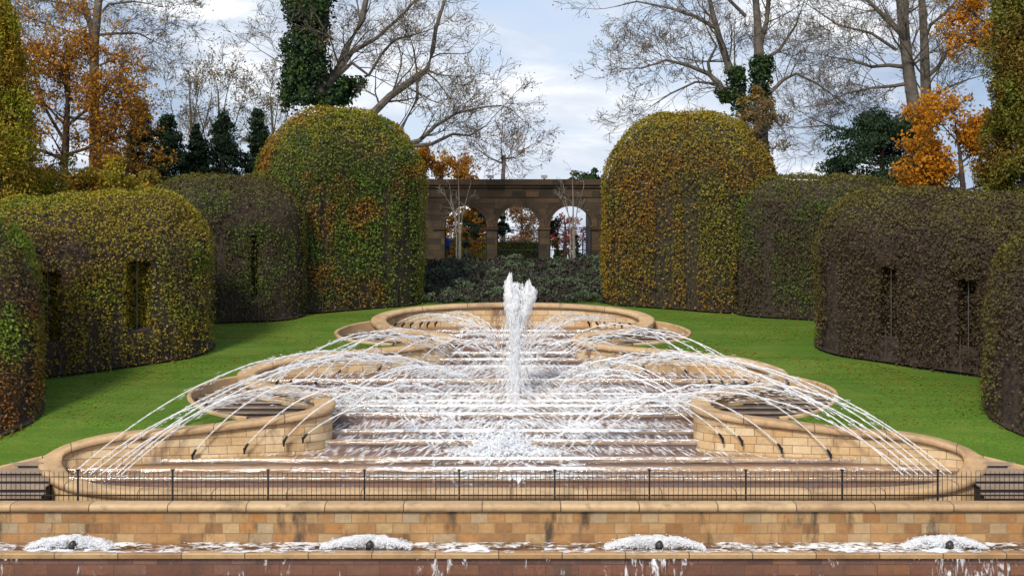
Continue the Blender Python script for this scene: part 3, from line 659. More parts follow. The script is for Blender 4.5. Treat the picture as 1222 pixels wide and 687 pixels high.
# ------------------------------------------------------------------ hedges
def rrect(a,b,rc,k=6):
    rc=max(.03,min(rc,a-.001,b-.001)); pts=[]
    for cx_,cy_,a0 in ((a-rc,b-rc,0),(-(a-rc),b-rc,90),(-(a-rc),-(b-rc),180),(a-rc,-(b-rc),270)):
        for i in range(k+1):
            an=math.radians(a0+90*i/k); pts.append((cx_+rc*math.cos(an),cy_+rc*math.sin(an)))
    # resample straight sides
    out=[]; n=len(pts)
    for i in range(n):
        p,q=pts[i],pts[(i+1)%n]; d=math.hypot(q[0]-p[0],q[1]-p[1]); m=1
        out.append(p)
    return out
def hedge(label,name,cat,c,half,ang,h,r,mat,dens=170,rc=1.2,leaf=.12,windows=(),group='clipped hornbeam hedges',nsplit=10,bare=0.,rv=None):
    rv=rv or r; dens=dens*1.6; leaf=leaf*.93
    cx,cy=c; ca,sa=math.cos(ang),math.sin(ang); a,b=half
    root=thing('clipped_hedge',(cx,cy,G(cy)-.3),label,'hedge',group)
    rings=[]; prof=[(0,0),(0,(h-rv)*.33),(0,(h-rv)*.66),(0,h-rv)]+[(r*(1-math.cos(t)),h-rv+rv*math.sin(t)) for t in [math.radians(q) for q in (11,22,33,45,56,67,78,86)]]
    def W(u,v,z,ins):
        x=cx+u*ca-v*sa; y=cy+u*sa+v*ca; return (x,y,G(y)-.02+z if z>0 else G(y)-.35)
    def surf(inset):
        vs=[];fs=[]; k=None
        for d,z in prof:
            d2=min(d+inset,min(a,b)-.02)
            ring=rrect(a-d2,b-d2,max(rc+ (.35*d if d>0 else 0),.1)-.3*inset if True else rc)
            if k is None: k=len(ring)
            vs+=[(p[0],p[1],max(z-(inset if z>h-rv else 0),0)) for p in ring]
        m=len(prof)
        for j in range(m-1):
            for i in range(k): fs.append((j*k+i,j*k+(i+1)%k,(j+1)*k+(i+1)%k,(j+1)*k+i))
        fs.append(tuple((m-1)*k+i for i in range(k))); fs.append(tuple(range(k-1,-1,-1)))
        return vs,fs
    vs,fs=surf(.16)
    mb=MB(); mb.add(vs,fs)
    # core with window recesses (boolean in local space)
    me=bpy.data.meshes.new('branch_core'); me.from_pydata(vs,[],fs); me.update()
    core=bpy.data.objects.new('branch_core',me); COL.objects.link(core)
    if windows:
        for (u0,u1,z0,z1) in windows:
            cb=MB(); cb.box(u0,u1,-b-1,-b+1.0,z0,z1); cu=cb.build('cutter',None)
            md=core.modifiers.new('w','BOOLEAN'); md.object=cu; md.operation='DIFFERENCE'; md.solver='EXACT'
            bpy.context.view_layer.update(); dg=bpy.context.evaluated_depsgraph_get()
            m2=bpy.data.meshes.new_from_object(core.evaluated_get(dg)); core.modifiers.clear(); core.data=m2; bpy.data.objects.remove(cu)
    me=core.data
    co=[W(v.co.x,v.co.y,v.co.z,0) for v in me.vertices]
    for v,p in zip(me.vertices,co): v.co=Vector(p)-root.location
    me.materials.clear(); me.materials.append(M['twig_purple' if mat in('leaf_right','leaf_back','leaf_left','leaf_edge') else 'twig']); me.update(); core.parent=root
    # leaves
    vs,fs=surf(0.0); V=np.array(vs)
    T=[]
    for f in fs[:-1]:
        for i in range(1,len(f)-1): T.append((f[0],f[i],f[i+1]))
    T=np.array(T); A,B,C=V[T[:,0]],V[T[:,1]],V[T[:,2]]; N=np.cross(B-A,C-A); ar=np.linalg.norm(N,axis=1)*.5; ok=ar>1e-6; A,B,C,N,ar=A[ok],B[ok],C[ok],N[ok],ar[ok]
    N=N/(2*ar[:,None])
    tot=int(ar.sum()*dens); idx=rng.choice(len(ar),tot,p=ar/ar.sum()); r1=np.sqrt(rng.random(tot))[:,None]; r2=rng.random(tot)[:,None]
    Pt=A[idx]*(1-r1)+B[idx]*r1*(1-r2)+C[idx]*r1*r2; Nn=N[idx]
    # drop faces that look away from any reachable viewpoint far behind
    ny=Nn[:,0]*sa+Nn[:,1]*ca; keep=(ny<.35)|(Nn[:,2]>.35)|(rng.random(tot)<.12)
    for (u0,u1,z0,z1) in windows: keep&=~((Pt[:,0]>u0)&(Pt[:,0]<u1)&(Pt[:,2]>z0)&(Pt[:,2]<z1)&(Pt[:,1]<0))
    Pt=Pt[keep];Nn=Nn[keep]
    # thin towards foot, and bare patches
    nz=np.array([mn.noise(Vector((p[0]*.9+cx,p[1]*.9,p[2]*.7))) for p in Pt]); nz2=np.array([mn.noise(Vector((p[0]*.35+cx,p[1]*.35,p[2]*.3+7))) for p in Pt])
    foot=np.clip(Pt[:,2]/(h*.2),0,1); col=np.array([mn.noise(Vector((p[0]*1.7+cx,p[1]*.6,p[2]*.12))) for p in Pt]); low=np.clip((h-rv+.6-Pt[:,2])/1.2,0,1)
    keep=rng.random(len(Pt))<(.30+.7*foot)*(1-bare-.35*(nz>.18))*(1-.75*low*(col>.16)); Pt=Pt[keep];Nn=Nn[keep];nz=nz[keep];nz2=nz2[keep]
    Pt=Pt+Nn*(rng.normal(-.02,.06,len(Pt))+nz*.14+np.abs(nz2)*.22)[:,None]
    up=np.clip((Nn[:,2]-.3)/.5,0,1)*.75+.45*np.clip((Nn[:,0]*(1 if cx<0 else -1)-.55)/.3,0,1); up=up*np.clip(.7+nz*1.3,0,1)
    # leaves inside windows' jambs
    ex=[];exn=[]
    for (u0,u1,z0,z1) in windows:
        q=int(420*(z1-z0)); s=rng.random(q)<.5; uu=np.where(s,u0,u1); dd=-b+rng.random(q)*.9
        ex.append(np.stack([uu+rng.normal(0,.09,q),dd,rng.uniform(z0,z1,q)],1)); exn.append(np.stack([np.where(s,1.,-1.),0*uu,0*uu],1))
        q=int(800*(z1-z0)*(u1-u0)); ex.append(np.stack([rng.uniform(u0,u1,q),-b+rng.uniform(.55,.95,q),rng.uniform(z0,z1,q)],1)); exn.append(np.tile([0,-1.,0],(q,1)))
    if ex:
        E=np.concatenate(ex);Pt=np.concatenate([Pt,E]);Nn=np.concatenate([Nn,np.concatenate(exn)]);up=np.concatenate([up,np.zeros(len(E))])
    x=cx+Pt[:,0]*ca-Pt[:,1]*sa; y=cy+Pt[:,0]*sa+Pt[:,1]*ca; z=np.interp(y,_gy,_gz2)-.02+Pt[:,2]
    nw=np.stack([Nn[:,0]*ca-Nn[:,1]*sa,Nn[:,0]*sa+Nn[:,1]*ca,Nn[:,2]],1)
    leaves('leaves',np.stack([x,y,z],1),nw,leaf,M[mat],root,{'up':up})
    # tunnel support posts seen in the windows, and stems at the foot
    for (u0,u1,z0,z1) in windows:
        mb=MB(); um=(u0+u1)/2; p=W(um,-b+.45,.1,0); mb.tube([p,(p[0],p[1],p[2]+z1+.3)],[.022,.022],6)
        mb.build('support_post',M['steel'],root)
    mb=MB(); ns=int(2*(a-rc)/.5)
    for k in range(ns):
        u=-a+rc+(2*a-2*rc)*k/max(1,ns-1); p=Vector(W(u,-b+.06,.02,0)); 
        mb.tube([p,p+Vector((random.uniform(-.1,.1),.02,.7)),p+Vector((random.uniform(-.2,.2),.05,1.5))],[.035,.028,.015],5)
    mb.build('stems',M['bark_dark'],root)
    o1=rrect(a+.07,b+.07,rc+.05); o2=rrect(a-.5,b-.5,max(rc-.5,.05)); kk=len(o1); q=[]
    for (u,v) in o1+o2: p=W(u,v,.05,0); q.append((p[0]+.05*mn.noise(Vector((u*3,v*3,0))),p[1],p[2]+.06))
    mb=MB(); mb.add(q,[(i,(i+1)%kk,kk+(i+1)%kk,kk+i) for i in range(kk)]); mb.build('soil_edge',M['soil'],root)
    return root
def line_hedge(pl,pr,depth,**kw):
    """front face from pl to pr (plan), body goes back by depth"""
    (x0,y0),(x1,y1)=pl,pr; a=math.hypot(x1-x0,y1-y0)/2; ang=math.atan2(y1-y0,x1-x0); b=depth/2
    c=((x0+x1)/2-math.sin(ang)*b,(y0+y1)/2+math.cos(ang)*b); return hedge(c=c,half=(a,b),ang=ang,**kw)
line_hedge((-23.4,33.3),(-15.75,36.45),5,label='rounded hedge cut off by the left picture edge, green and rust leaves',name='',cat='',h=6.75,r=2.2,rv=3.7,mat='leaf_edge',dens=230,leaf=.12,rc=1.3)
line_hedge((-20.3,40.0),(-11.8,44.8),5.5,label='left hedge with two narrow window openings, yellow, green and purple leaves',name='',cat='',h=6.6,r=2.6,mat='leaf_left',dens=230,rc=2.2,windows=((-2.3,-1.4,1.4,4.1),(.95,1.95,1.4,4.2)))
line_hedge((-17.5,50.4),(-9.9,51.6),5,label='low brownish hedge between the left dome and the windowed hedge',name='',cat='',h=6.75,r=2.0,mat='leaf_back',dens=170,rc=1.5,windows=((1.4,1.75,1.2,4.1),))
line_hedge((-11.3,52.6),(-3.95,56.6),6,label='tall domed green and gold hedge left of the arcade',name='',cat='',h=10.3,r=3.75,mat='leaf_dome',dens=170,rc=2.2,leaf=.135)
line_hedge((4.05,56.6),(11.9,52.8),6,label='tall domed rust and green hedge right of the arcade',name='',cat='',h=10.1,r=3.85,mat='leaf_dome2',dens=165,rc=2.2,leaf=.135)
line_hedge((10.6,52.6),(18.6,50.4),4.6,label='dull green hedge between the right dome and the big purple-brown hedge',name='',cat='',h=6.7,r=1.7,mat='leaf_back',dens=170,rc=1.5,windows=())
line_hedge((12.0,45.2),(20.6,40.0),5.5,label='big rounded purple-brown hedge on the right with two narrow openings',name='',cat='',h=6.7,r=2.6,mat='leaf_right',dens=230,rc=2.2,windows=((-1.9,-1.2,1.0,3.9),(1.0,1.7,1.0,3.7)))
line_hedge((15.85,36.4),(23.5,33.2),5,label='dark purple hedge cut off by the right picture edge',name='',cat='',h=6.5,r=2.2,rv=3.7,mat='leaf_right',dens=230,leaf=.12,rc=1.3)

# ------------------------------------------------------------------ shrub bank
m=38000; xx=rng.uniform(-10,10,m); yy=56.9+rng.random(m)*9.6
bz=lambda x,y: G(y)+.25+.45*mn.noise(Vector((x*.9,y*.9,0)))+.25*mn.noise(Vector((x*2.3,y*2.3,4)))
zz=np.array([bz(a,b) for a,b in zip(xx,yy)]); 
nh=np.array([mn.noise(Vector((a*.9,b*.9,0))) for a,b in zip(xx,yy)])
o=leaves('ground_cover_shrubs',np.stack([xx,yy,zz+rng.uniform(-.15,.12,m)],1),np.tile([0,-.5,.8],(m,1)),.17,M['leaf_shrub'],None,{'up':np.clip(nh*2.2,0,1)*.9},flat=.35)
tag(o,'dark grey-green ground cover shrubs filling the bank below the arcade','shrubs',kind='stuff')
vs=[];fs=[]
for j in range(40):
    for i in range(80): x=-10.3+20.6*i/79; y=57.1+9.5*j/39; vs.append((x,y,(bz(x,y)-.2) if 3<j<39 else G(y)-.1))
for j in range(39):
    for i in range(79): fs.append((j*80+i,j*80+i+1,(j+1)*80+i+1,(j+1)*80+i))
mb=MB(); mb.add(vs,fs); tag(mb.build('soil_bank',M['soil'],None,True),kind='structure')

m=5200; sx=rng.choice([-1,1],m); yl=rng.uniform(36.5,55,m); xl=np.array([inner(y)+.6 for y in yl])+rng.random(m)**.6*np.interp(yl,[36,45,50,55],[6.5,3.5,6,4])
o=leaves('fallen_leaves',np.stack([sx*xl,yl,np.interp(yl,_gy,_gz2)+.045],1),np.tile([0,0,1.],(m,1)),.09,M['leaf_yellow'],None,flat=.9)
tag(o,'yellow and orange fallen leaves scattered over the lawns','fallen leaves',kind='stuff')
# ------------------------------------------------------------------ arcade
AY=70.; s_=AY/F; az=lambda py:-(py-YH)*s_; ax=lambda px:(px-CX)*s_
ar_=thing('arcade_wall',(0,AY,az(320)),'long weathered dark stone arcade with round arches behind the cascade','arcade')
zt=az(221); zsp=az(271); zb_=-3.0; R=1.36; pitch=3.38; c0=ax(618.5)
cs=[c0+pitch*k for k in range(-1,2)]
mb=MB(); th=.9; yf=AY; yb=AY+th
def face(poly,y,flip): 
    vs=[(a,y,b) for a,b in poly]; k=len(vs); f=tuple(range(k)) if not flip else tuple(range(k-1,-1,-1)); uv=[poly[i] for i in f]; mb.add(vs,[f],uv)
for c in cs:
    K=20
    for y,fl in ((yf,False),(yb,True)):
        for k in range(K):
            a0=math.pi-math.pi*k/K; a1=math.pi-math.pi*(k+1)/K
            p0=(c+R*math.cos(a0),zsp+R*math.sin(a0)); p1=(c+R*math.cos(a1),zsp+R*math.sin(a1))
            face([p0,p1,(p1[0],zt),(p0[0],zt)],y,fl)
        hw=(pitch-2*R)/2
        face([(c+R,zb_),(c+R+2*hw,zb_),(c+R+2*hw,zt),(c+R,zt)],y,fl)
    for k in range(K):
        a0=math.pi-math.pi*k/K; a1=math.pi-math.pi*(k+1)/K
        mb.add([(c+R*math.cos(a0),yf,zsp+R*math.sin(a0)),(c+R*math.cos(a1),yf,zsp+R*math.sin(a1)),(c+R*math.cos(a1),yb,zsp+R*math.sin(a1)),(c+R*math.cos(a0),yb,zsp+R*math.sin(a0))],[(3,2,1,0)],[(1,k*.2),(1,k*.2+.2),(0,k*.2+.2),(0,k*.2)])
    for x,fl in ((c-R,0),(c+R,1)):
        mb.add([(x,yf,zb_),(x,yb,zb_),(x,yb,zsp),(x,yf,zsp)],[(0,1,2,3) if fl==0 else (3,2,1,0)],[(0,zb_),(1,zb_),(1,zsp),(0,zsp)] if fl==0 else [(0,zsp),(1,zsp),(1,zb_),(0,zb_)])
for xa,xb in ((cs[0]-14,cs[0]-R),(cs[-1]+R+2*hw,cs[-1]+14)):
    for y,fl in ((yf,False),(yb,True)): face([(xa,zb_),(xb,zb_),(xb,zt),(xa,zt)],y,fl)
mb.build('masonry',M['arcade_stone'],ar_)
mb=MB(); X0,X1=cs[0]-14,cs[-1]+14
for (z0,z1,pr) in ((zt,zt+.16,.22),(zt-.16,zt,.12),(zt+.16,zt+.38,.14),(zt-.78,zt-.70,.05)): mb.box(X0,X1,yf-pr,yf+.3,z0+.001,z1)
mb.build('cornice',M['arcade_stone'],ar_)
for c in cs:
    mb=MB(); K=24
    for (r0,r1,pr) in ((R+.0,R+.16,.10),(R+.18,R+.33,.06)):
        for k in range(K):
            a0=math.pi-math.pi*k/K; a1=math.pi-math.pi*(k+1)/K; f=lambda r,a,y:(c+r*math.cos(a),y,zsp+r*math.sin(a))
            mb.add([f(r0,a0,yf-pr),f(r0,a1,yf-pr),f(r1,a1,yf-pr),f(r1,a0,yf-pr),f(r0,a0,yf+.01),f(r0,a1,yf+.01),f(r1,a1,yf+.01),f(r1,a0,yf+.01)],[(0,1,2,3),(0,4,5,1),(3,2,6,7)],[(k*.3,0),(k*.3+.3,0),(k*.3+.3,.3),(k*.3,.3)]*3)
    mb.build('archivolt',M['arcade_stone'],ar_)
for c in [cs[0]-pitch]+cs:
    mb=MB(); mb.box(c+R-.06,c+pitch-R+.06,yf-.10,yb+.05,zsp-.16,zsp-.02); mb.box(c+R-.08,c+pitch-R+.08,yf-.12,yb+.07,zsp-.06,zsp-.025); mb.build('impost',M['arcade_stone'],ar_)
for nm,c,lab in (('g',cs[0],'black iron gate grille inside the left visible arch'),('g',cs[1],'black iron gate grille inside the middle arch'),('g',cs[2],'black iron gate grille inside the right visible arch')):
    mb=MB(); y=yf+.5
    for x in (c-R+.03,c+R-.03): mb.box(x-.04,x+.04,y-.03,y+.03,-2.7,zsp+.0)
    for z in (zsp-.18,zsp-.05,-1.55,-.95): mb.box(c-R,c+R,y-.02,y+.02,z,z+.045)
    for k in range(1,18): mb.tube([(c-R+2*R*k/18,y,-2.7),(c-R+2*R*k/18,y,-1.55 if k%2 else -.93)],[.012,.012],4)
    tag(mb.build('iron_gate',M['iron']),lab,'gate','iron gates in the arcade'); 
# blue-black lattice panel in the right arch
mb=MB(); x0,x1=ax(697),ax(703.5); 
for x in (x0,x1): mb.box(x-.03,x+.03,yf+1.2,yf+1.26,-2.4,zsp-.2)
for k in range(14):
    z=-2.35+k*.17; mb.tube([(x0,yf+1.2,z),(x1,yf+1.2,z+.17)],[.018]*2,4); mb.tube([(x1,yf+1.24,z),(x0,yf+1.24,z+.17)],[.018]*2,4)
M['blue_iron']=plain('blue_black_iron',(.012,.02,.06),.5,.2,4)
tag(mb.build('lattice_pillar',M['blue_iron']),'narrow blue-black lattice pillar inside the right visible arch','trellis')
for px,lb in ((585.5,'left'),(649.5,'right')):
    t_=thing('floodlight',(ax(px),yf,zt+.38),f'small pale floodlight on top of the arcade cornice, {lb} one of two','lamp','floodlights on the arcade')
    x=ax(px); z=zt+.38; mb=MB(); mb.box(x-.2,x+.2,yf-.12,yf+.08,z+.06,z+.26); mb.build('lamp_housing',M['lamp_grey'],t_)
    mb=MB(); mb.box(x-.06,x+.06,yf-.03,yf+.05,z,z+.06); mb.build('bracket',M['iron'],t_)

# ------------------------------------------------------------------ trees
def rdir(d,ang):
    d=d.normalized(); a=d.orthogonal().normalized(); b=d.cross(a); ph=random.uniform(0,2*math.pi)
    return (d*math.cos(ang)+(a*math.cos(ph)+b*math.sin(ph))*math.sin(ang)).normalized()
def grow(mb,p,d,L,r,lvl,maxl,tips,cfg):
    n=5 if lvl<maxl else 4; pts=[p.copy()]; rs=[r]; q=p.copy(); dd=d.copy()
    for i in range(n):
        dd=(dd+Vector((random.gauss(0,1),random.gauss(0,1),random.gauss(0,1)))*cfg['wob']+Vector((0,0,cfg['up']))).normalized()
        q=q+dd*L/n; pts.append(q.copy()); rs.append(max(cfg['rmin'],r*(1-.75*(i+1)/n)))
    mb.tube(pts,rs,5 if r>.06 else 3,cap=False)
    if lvl>=maxl: tips.append(pts[-1]); tips.append(pts[-2]); tips.append(pts[-3]); return
    for k in range(cfg['n'][min(lvl,len(cfg['n'])-1)]):
        t=random.uniform(.22,1); i=min(int(t*n),n-1); f=t*n-i; b=pts[i].lerp(pts[i+1],f); bd=(pts[i+1]-pts[i]).normalized()
        nd=rdir(bd,math.radians(random.uniform(22,58))); nd.y*=.75; nd.normalize()
        grow(mb,b,nd,L*random.uniform(.45,.72)*(1.1-.35*t),max(cfg['rmin'],rs[i]*.6),lvl+1,maxl,tips,cfg)
def limb_path(pts,Y):
    out=[]
    for i,p in enumerate(pts):
        out.append(Vector(P(p[0],p[1],Y+(p[3] if len(p)>3 else 0))))
    return out
def tree(label,cat,name,Y,trunkpx,limbs,barkm,leafm=None,leafn=0,leaf=.16,cfg=None,maxl=4,group=None,ivy=None,spray=None,seed=1,twig_len=4.5,nper=7):
    random.seed(seed); cfg0=dict(wob=.17,up=.03,rmin=.010,n=[5,4,4]); cfg0.update(cfg or {}); cfg=cfg0
    gx=(trunkpx[0][0]-CX)*Y/F; base=Vector((gx,Y,G(Y)-.2)); root=thing(name,base,label,cat,group)
    mb=MB(); tips=[]
    tp=[base]+limb_path([t for t in trunkpx],Y); tr=[trunkpx[0][2]*1.25]+[t[2] for t in trunkpx]
    mb.tube(tp,tr,9,cap=False); mb.build('trunk',M[barkm],root,smooth=True)
    mb=MB()
    allp=[(tp,tr,False)]
    for lm in limbs:
        lp=limb_path([(a,b,c,(random.uniform(-1,1)*.0+(i*dyy)) ) for i,(a,b,c) in enumerate(lm['p']) for dyy in [lm.get('dy',0)]],Y); lr=[q[2] for q in lm['p']]
        mb.tube(lp,lr,7,cap=False); allp.append((lp,lr,lm.get('n',nper)))
    for (lp,lr,nn) in allp:
        if nn is False: 
            nn=max(2,nper//2); lo=.45
        else: lo=.15
        m=len(lp)-1
        for k in range(int(nn*1.5)):
            t=random.uniform(lo,1); i=min(int(t*m),m-1); b=lp[i].lerp(lp[i+1],t*m-i); bd=(lp[i+1]-lp[i]).normalized()
            r=lr[i]+(lr[i+1]-lr[i])*(t*m-i)
            nd=rdir(bd,math.radians(random.uniform(25,65)))
            grow(mb,b,nd,twig_len*random.uniform(.5,1),min(.07,max(.018,r*.34)),1,maxl,tips,cfg)
        e=(lp[-1]-lp[-2]).normalized()
        grow(mb,lp[-1],e,twig_len*.8,max(.02,lr[-1]*.9),1,maxl,tips,cfg)
    mb.build('branches',M[barkm],root)
    if leafm and leafn:
        T=np.array([list(t) for t in tips]); idx=rng.integers(0,len(T),leafn); Pt=T[idx]+rng.normal(size=(leafn,3))*.17
        if spray:
            keep=spray(Pt); Pt=Pt[keep]
        leaves('leaves',Pt,np.tile([0,-.3,.7],(len(Pt),1)),leaf,M[leafm],root,flat=.3)
    if ivy:
        pts=[];nr=[]
        for (pl,rad,cnt) in ivy:
            lp=limb_path(pl,Y); m=len(lp)-1
            for _ in range(cnt):
                t=random.random(); i=min(int(t*m),m-1); b=lp[i].lerp(lp[i+1],t*m-i); a=random.uniform(0,6.28)
                rr=rad*(.6+.5*mn.noise(Vector((a,b.z*.8,2)))+.35*mn.noise(Vector((a*2,b.z*2,5))))*(random.random()**.25)*1.1
                d=Vector((math.cos(a),math.sin(a),random.uniform(-.3,.3))); pts.append(list(b+d*rr)); nr.append(list(d))
        leaves('ivy',np.array(pts),np.array(nr),.24,M['leaf_ivy'],root,flat=.5)
    return root
# big bare tree with ivy, left of centre
tree('large bare tree with an ivy-clad stem rising behind the left domed hedge','tree','bare_tree',66,[(385,150,.42),(383,110,.34),(384,60,.26),(388,20,.22),(392,-40,.16),(395,-110,.08)],
 [dict(p=[(386,130,.3),(395,95,.27),(412,60,.23),(432,25,.2),(440,-15,.16),(455,-70,.09)],n=6),
  dict(p=[(392,115,.22),(400,90,.2),(420,62,.16),(450,45,.12),(480,18,.09),(505,-10,.06)],n=6),
  dict(p=[(430,150,.26),(440,140,.25),(465,115,.23),(490,97,.22),(510,83,.19),(516,62,.15),(520,35,.12),(531,0,.09),(540,-40,.05)],n=8),
  dict(p=[(440,170,.16),(478,155,.13),(498,118,.10),(498,90,.07),(494,60,.05)],n=4),
  dict(p=[(470,175,.16),(500,168,.15),(520,150,.11),(545,135,.09),(575,128,.06),(598,126,.04)],n=7),
  dict(p=[(486,175,.14),(515,172,.12),(540,160,.09),(560,162,.07),(580,150,.04)],n=6),
  dict(p=[(397,95,.2),(420,75,.12),(440,90,.12),(455,65,.09),(470,48,.08),(500,40,.05)],n=5),
  dict(p=[(375,40,.18),(368,10,.14),(350,-20,.1)],n=4),
  dict(p=[(380,100,.1),(355,80,.07),(330,72,.04)],n=3)],'bark','leaf_brown',3600,.13,ivy=[([(362,125),(364,80),(366,40),(368,0),(368,-40)],1.9,14000),([(395,125),(405,112),(420,95)],1.2,2600)],seed=3,twig_len=4.0,nper=6)
tree('tall bare tree with ivy round its forked trunk behind the right domed hedge','tree','bare_tree',66,[(908,150,.45),(907,110,.38),(906,70,.32),(905,40,.26),(902,0,.2),(905,-60,.12)],
 [dict(p=[(890,140,.3),(880,105,.28),(868,75,.24),(858,45,.2),(850,15,.16),(843,-20,.1)],n=7),
  dict(p=[(868,118,.2),(858,100,.18),(845,88,.15),(820,78,.11),(795,72,.08),(765,82,.04)],n=8),
  dict(p=[(856,35,.14),(830,20,.11),(800,10,.08),(760,2,.05),(735,8,.03)],n=8),
  dict(p=[(847,88,.12),(845,75,.10),(855,55,.07),(846,40,.05)],n=4),
  dict(p=[(905,60,.2),(915,25,.15),(918,-20,.1)],n=5),
  dict(p=[(906,75,.14),(930,60,.10),(950,30,.07),(960,0,.04)],n=5),
  dict(p=[(860,100,.08),(830,98,.07),(800,112,.05),(780,125,.03)],n=6),
  dict(p=[(920,110,.12),(935,95,.12),(950,88,.09),(975,100,.06),(1000,118,.03)],n=6),
  dict(p=[(890,20,.12),(870,0,.1),(840,-20,.07)],n=4)],'bark','leaf_brown',3000,.13,ivy=[([(886,135),(880,105),(876,80)],.7,1500),([(908,130),(908,90),(907,68)],.8,2200),([(868,122),(862,108)],.5,500)],seed=5,twig_len=4.0,nper=6)
tree('broad bare tree with several grey trunks on the right, above the dark yew','tree','bare_tree',62,[(1096,190,.42),(1091,130,.36),(1085,90,.34),(1080,50,.3),(1076,20,.24),(1070,-30,.16)],
 [dict(p=[(1105,180,.4),(1106,130,.32),(1104,90,.28),(1103,50,.24),(1100,0,.2),(1098,-50,.12)],n=5),
  dict(p=[(1085,110,.25),(1082,60,.24),(1080,20,.2),(1084,-30,.14)],n=5),
  dict(p=[(1076,40,.2),(1060,25,.16),(1045,10,.12),(1030,-5,.08),(1010,-25,.05)],n=7),
  dict(p=[(1078,80,.13),(1060,78,.11),(1040,80,.09),(1015,72,.06),(990,68,.04)],n=8),
  dict(p=[(1082,100,.12),(1065,103,.1),(1040,105,.07),(1010,112,.04)],n=7),
  dict(p=[(1070,148,.12),(1045,145,.1),(1020,158,.07),(990,150,.05),(965,140,.03)],n=6),
  dict(p=[(1075,152,.1),(1050,160,.08),(1010,163,.06),(985,150,.05),(960,152,.03)],n=5),
  dict(p=[(1106,92,.15),(1120,80,.12),(1132,60,.09),(1150,50,.06),(1175,58,.03)],n=8),
  dict(p=[(1103,60,.12),(1110,30,.1),(1130,15,.07),(1150,-10,.04)],n=6),
  dict(p=[(1107,120,.1),(1130,105,.07),(1155,95,.04)],n=6),
  dict(p=[(1070,60,.1),(1040,40,.08),(1000,30,.05),(970,10,.03)],n=5)],'bark','leaf_brown',2000,.12,seed=8,twig_len=3.8,nper=7)
tree('bare grey-trunked tree rising out of orange foliage at far left','tree','bare_tree',62,[(114,210,.34),(113,150,.3),(112,100,.27),(113,50,.25),(118,0,.2),(122,-60,.12)],
 [dict(p=[(112,45,.18),(104,15,.15),(96,-20,.1)],n=5),dict(p=[(112,42,.1),(140,40,.08),(165,40,.05),(185,50,.03)],n=7),
  dict(p=[(112,25,.09),(130,5,.07),(160,2,.05),(180,5,.03)],n=7),dict(p=[(110,45,.08),(90,40,.06),(60,30,.04)],n=6),
  dict(p=[(113,80,.07),(140,70,.05),(150,85,.03)],n=6),dict(p=[(104,20,.07),(80,5,.06),(50,0,.04),(30,10,.03)],n=8)],'bark','leaf_brown',1800,.13,seed=11,twig_len=3.2)
tree('orange-leaved maple behind the yellow shrubs at far left','tree','autumn_tree',58,[(75,220,.22),(78,180,.2),(80,140,.15),(82,100,.1)],
 [dict(p=[(78,170,.1),(60,140,.08),(45,110,.05),(40,80,.03)],n=9),dict(p=[(80,150,.1),(105,130,.08),(125,110,.05)],n=9),dict(p=[(80,120,.08),(75,80,.06),(80,50,.03)],n=9),
  dict(p=[(78,185,.1),(110,175,.08),(140,165,.05)],n=9),dict(p=[(76,190,.1),(50,180,.08),(30,175,.05)],n=9),dict(p=[(82,140,.08),(120,145,.06),(140,130,.03)],n=8),dict(p=[(76,215,.08),(60,205,.06),(35,200,.03)],n=8),dict(p=[(76,215,.08),(100,208,.06),(125,200,.03)],n=9),dict(p=[(78,150,.07),(50,120,.05),(30,90,.03)],n=8)],'bark_dark','leaf_orange',17000,.18,seed=13,twig_len=2.8,maxl=3,cfg=dict(n=[5,5]))
tree('bright orange maple beside the dark yew at right','tree','autumn_tree',52,[(1150,235,.14),(1148,210,.12),(1145,180,.08),(1140,150,.05)],
 [dict(p=[(1148,215,.06),(1125,200,.05),(1105,190,.03)],n=7),dict(p=[(1146,195,.06),(1165,180,.05),(1175,165,.03)],n=7),dict(p=[(1148,225,.06),(1120,225,.04),(1100,215,.03)],n=7),dict(p=[(1143,170,.04),(1125,150,.03),(1112,142,.02)],n=6),
  dict(p=[(1150,228,.06),(1170,222,.04),(1185,215,.03)],n=6)],'bark_dark','leaf_bright',10000,.19,seed=15,twig_len=1.5,maxl=3,cfg=dict(n=[4,4]))
tree('tree with orange-gold leaves at the top right corner','tree','autumn_tree',56,[(1200,235,.2),(1196,150,.17),(1190,70,.14),(1186,20,.1),(1184,-30,.06)],
 [dict(p=[(1190,60,.06),(1170,50,.05),(1155,48,.03)],n=6),dict(p=[(1188,35,.06),(1165,20,.05),(1150,8,.03)],n=7),dict(p=[(1185,5,.05),(1165,-10,.04),(1150,-20,.03)],n=6)],'bark_dark','leaf_bright',2600,.2,seed=16,twig_len=1.5,maxl=3,cfg=dict(n=[4,4]))
for k,(px,top,w,lb,lm,ln) in enumerate([(228,100,30,'thin bare tree with a few dry leaves behind the dark conifers, left one','leaf_brown',1200),(262,97,34,'thin bare tree with a few dry leaves behind the dark conifers, right one','leaf_brown',1200),(325,110,26,'thin brownish tree just left of the ivy-clad tree','leaf_brown',1000),(600,168,34,'small bare tree showing above the middle of the arcade','leaf_red',500)]):
    sg=1; tree(lb,'tree','bare_tree',80,[(px,215,.16),(px+2,185,.12),(px,150 if top<150 else 195,.09),(px-2,top+10,.05)],
     [dict(p=[(px,195,.08),(px-w*.5,165 if top<150 else 188,.05),(px-w*.8,(top+150)/2 if top<150 else 180,.03)],n=6),dict(p=[(px,190,.08),(px+w*.45,160 if top<150 else 188,.05),(px+w*.8,(top+140)/2 if top<150 else 178,.03)],n=6),dict(p=[(px,170 if top<150 else 190,.06),(px+w*.2,top+25,.04),(px+w*.3,top+8,.03)],n=5)],'bark',lm,ln,.17,seed=20+k,twig_len=2.6,maxl=3,cfg=dict(n=[4,4],up=.08,rmin=.012))
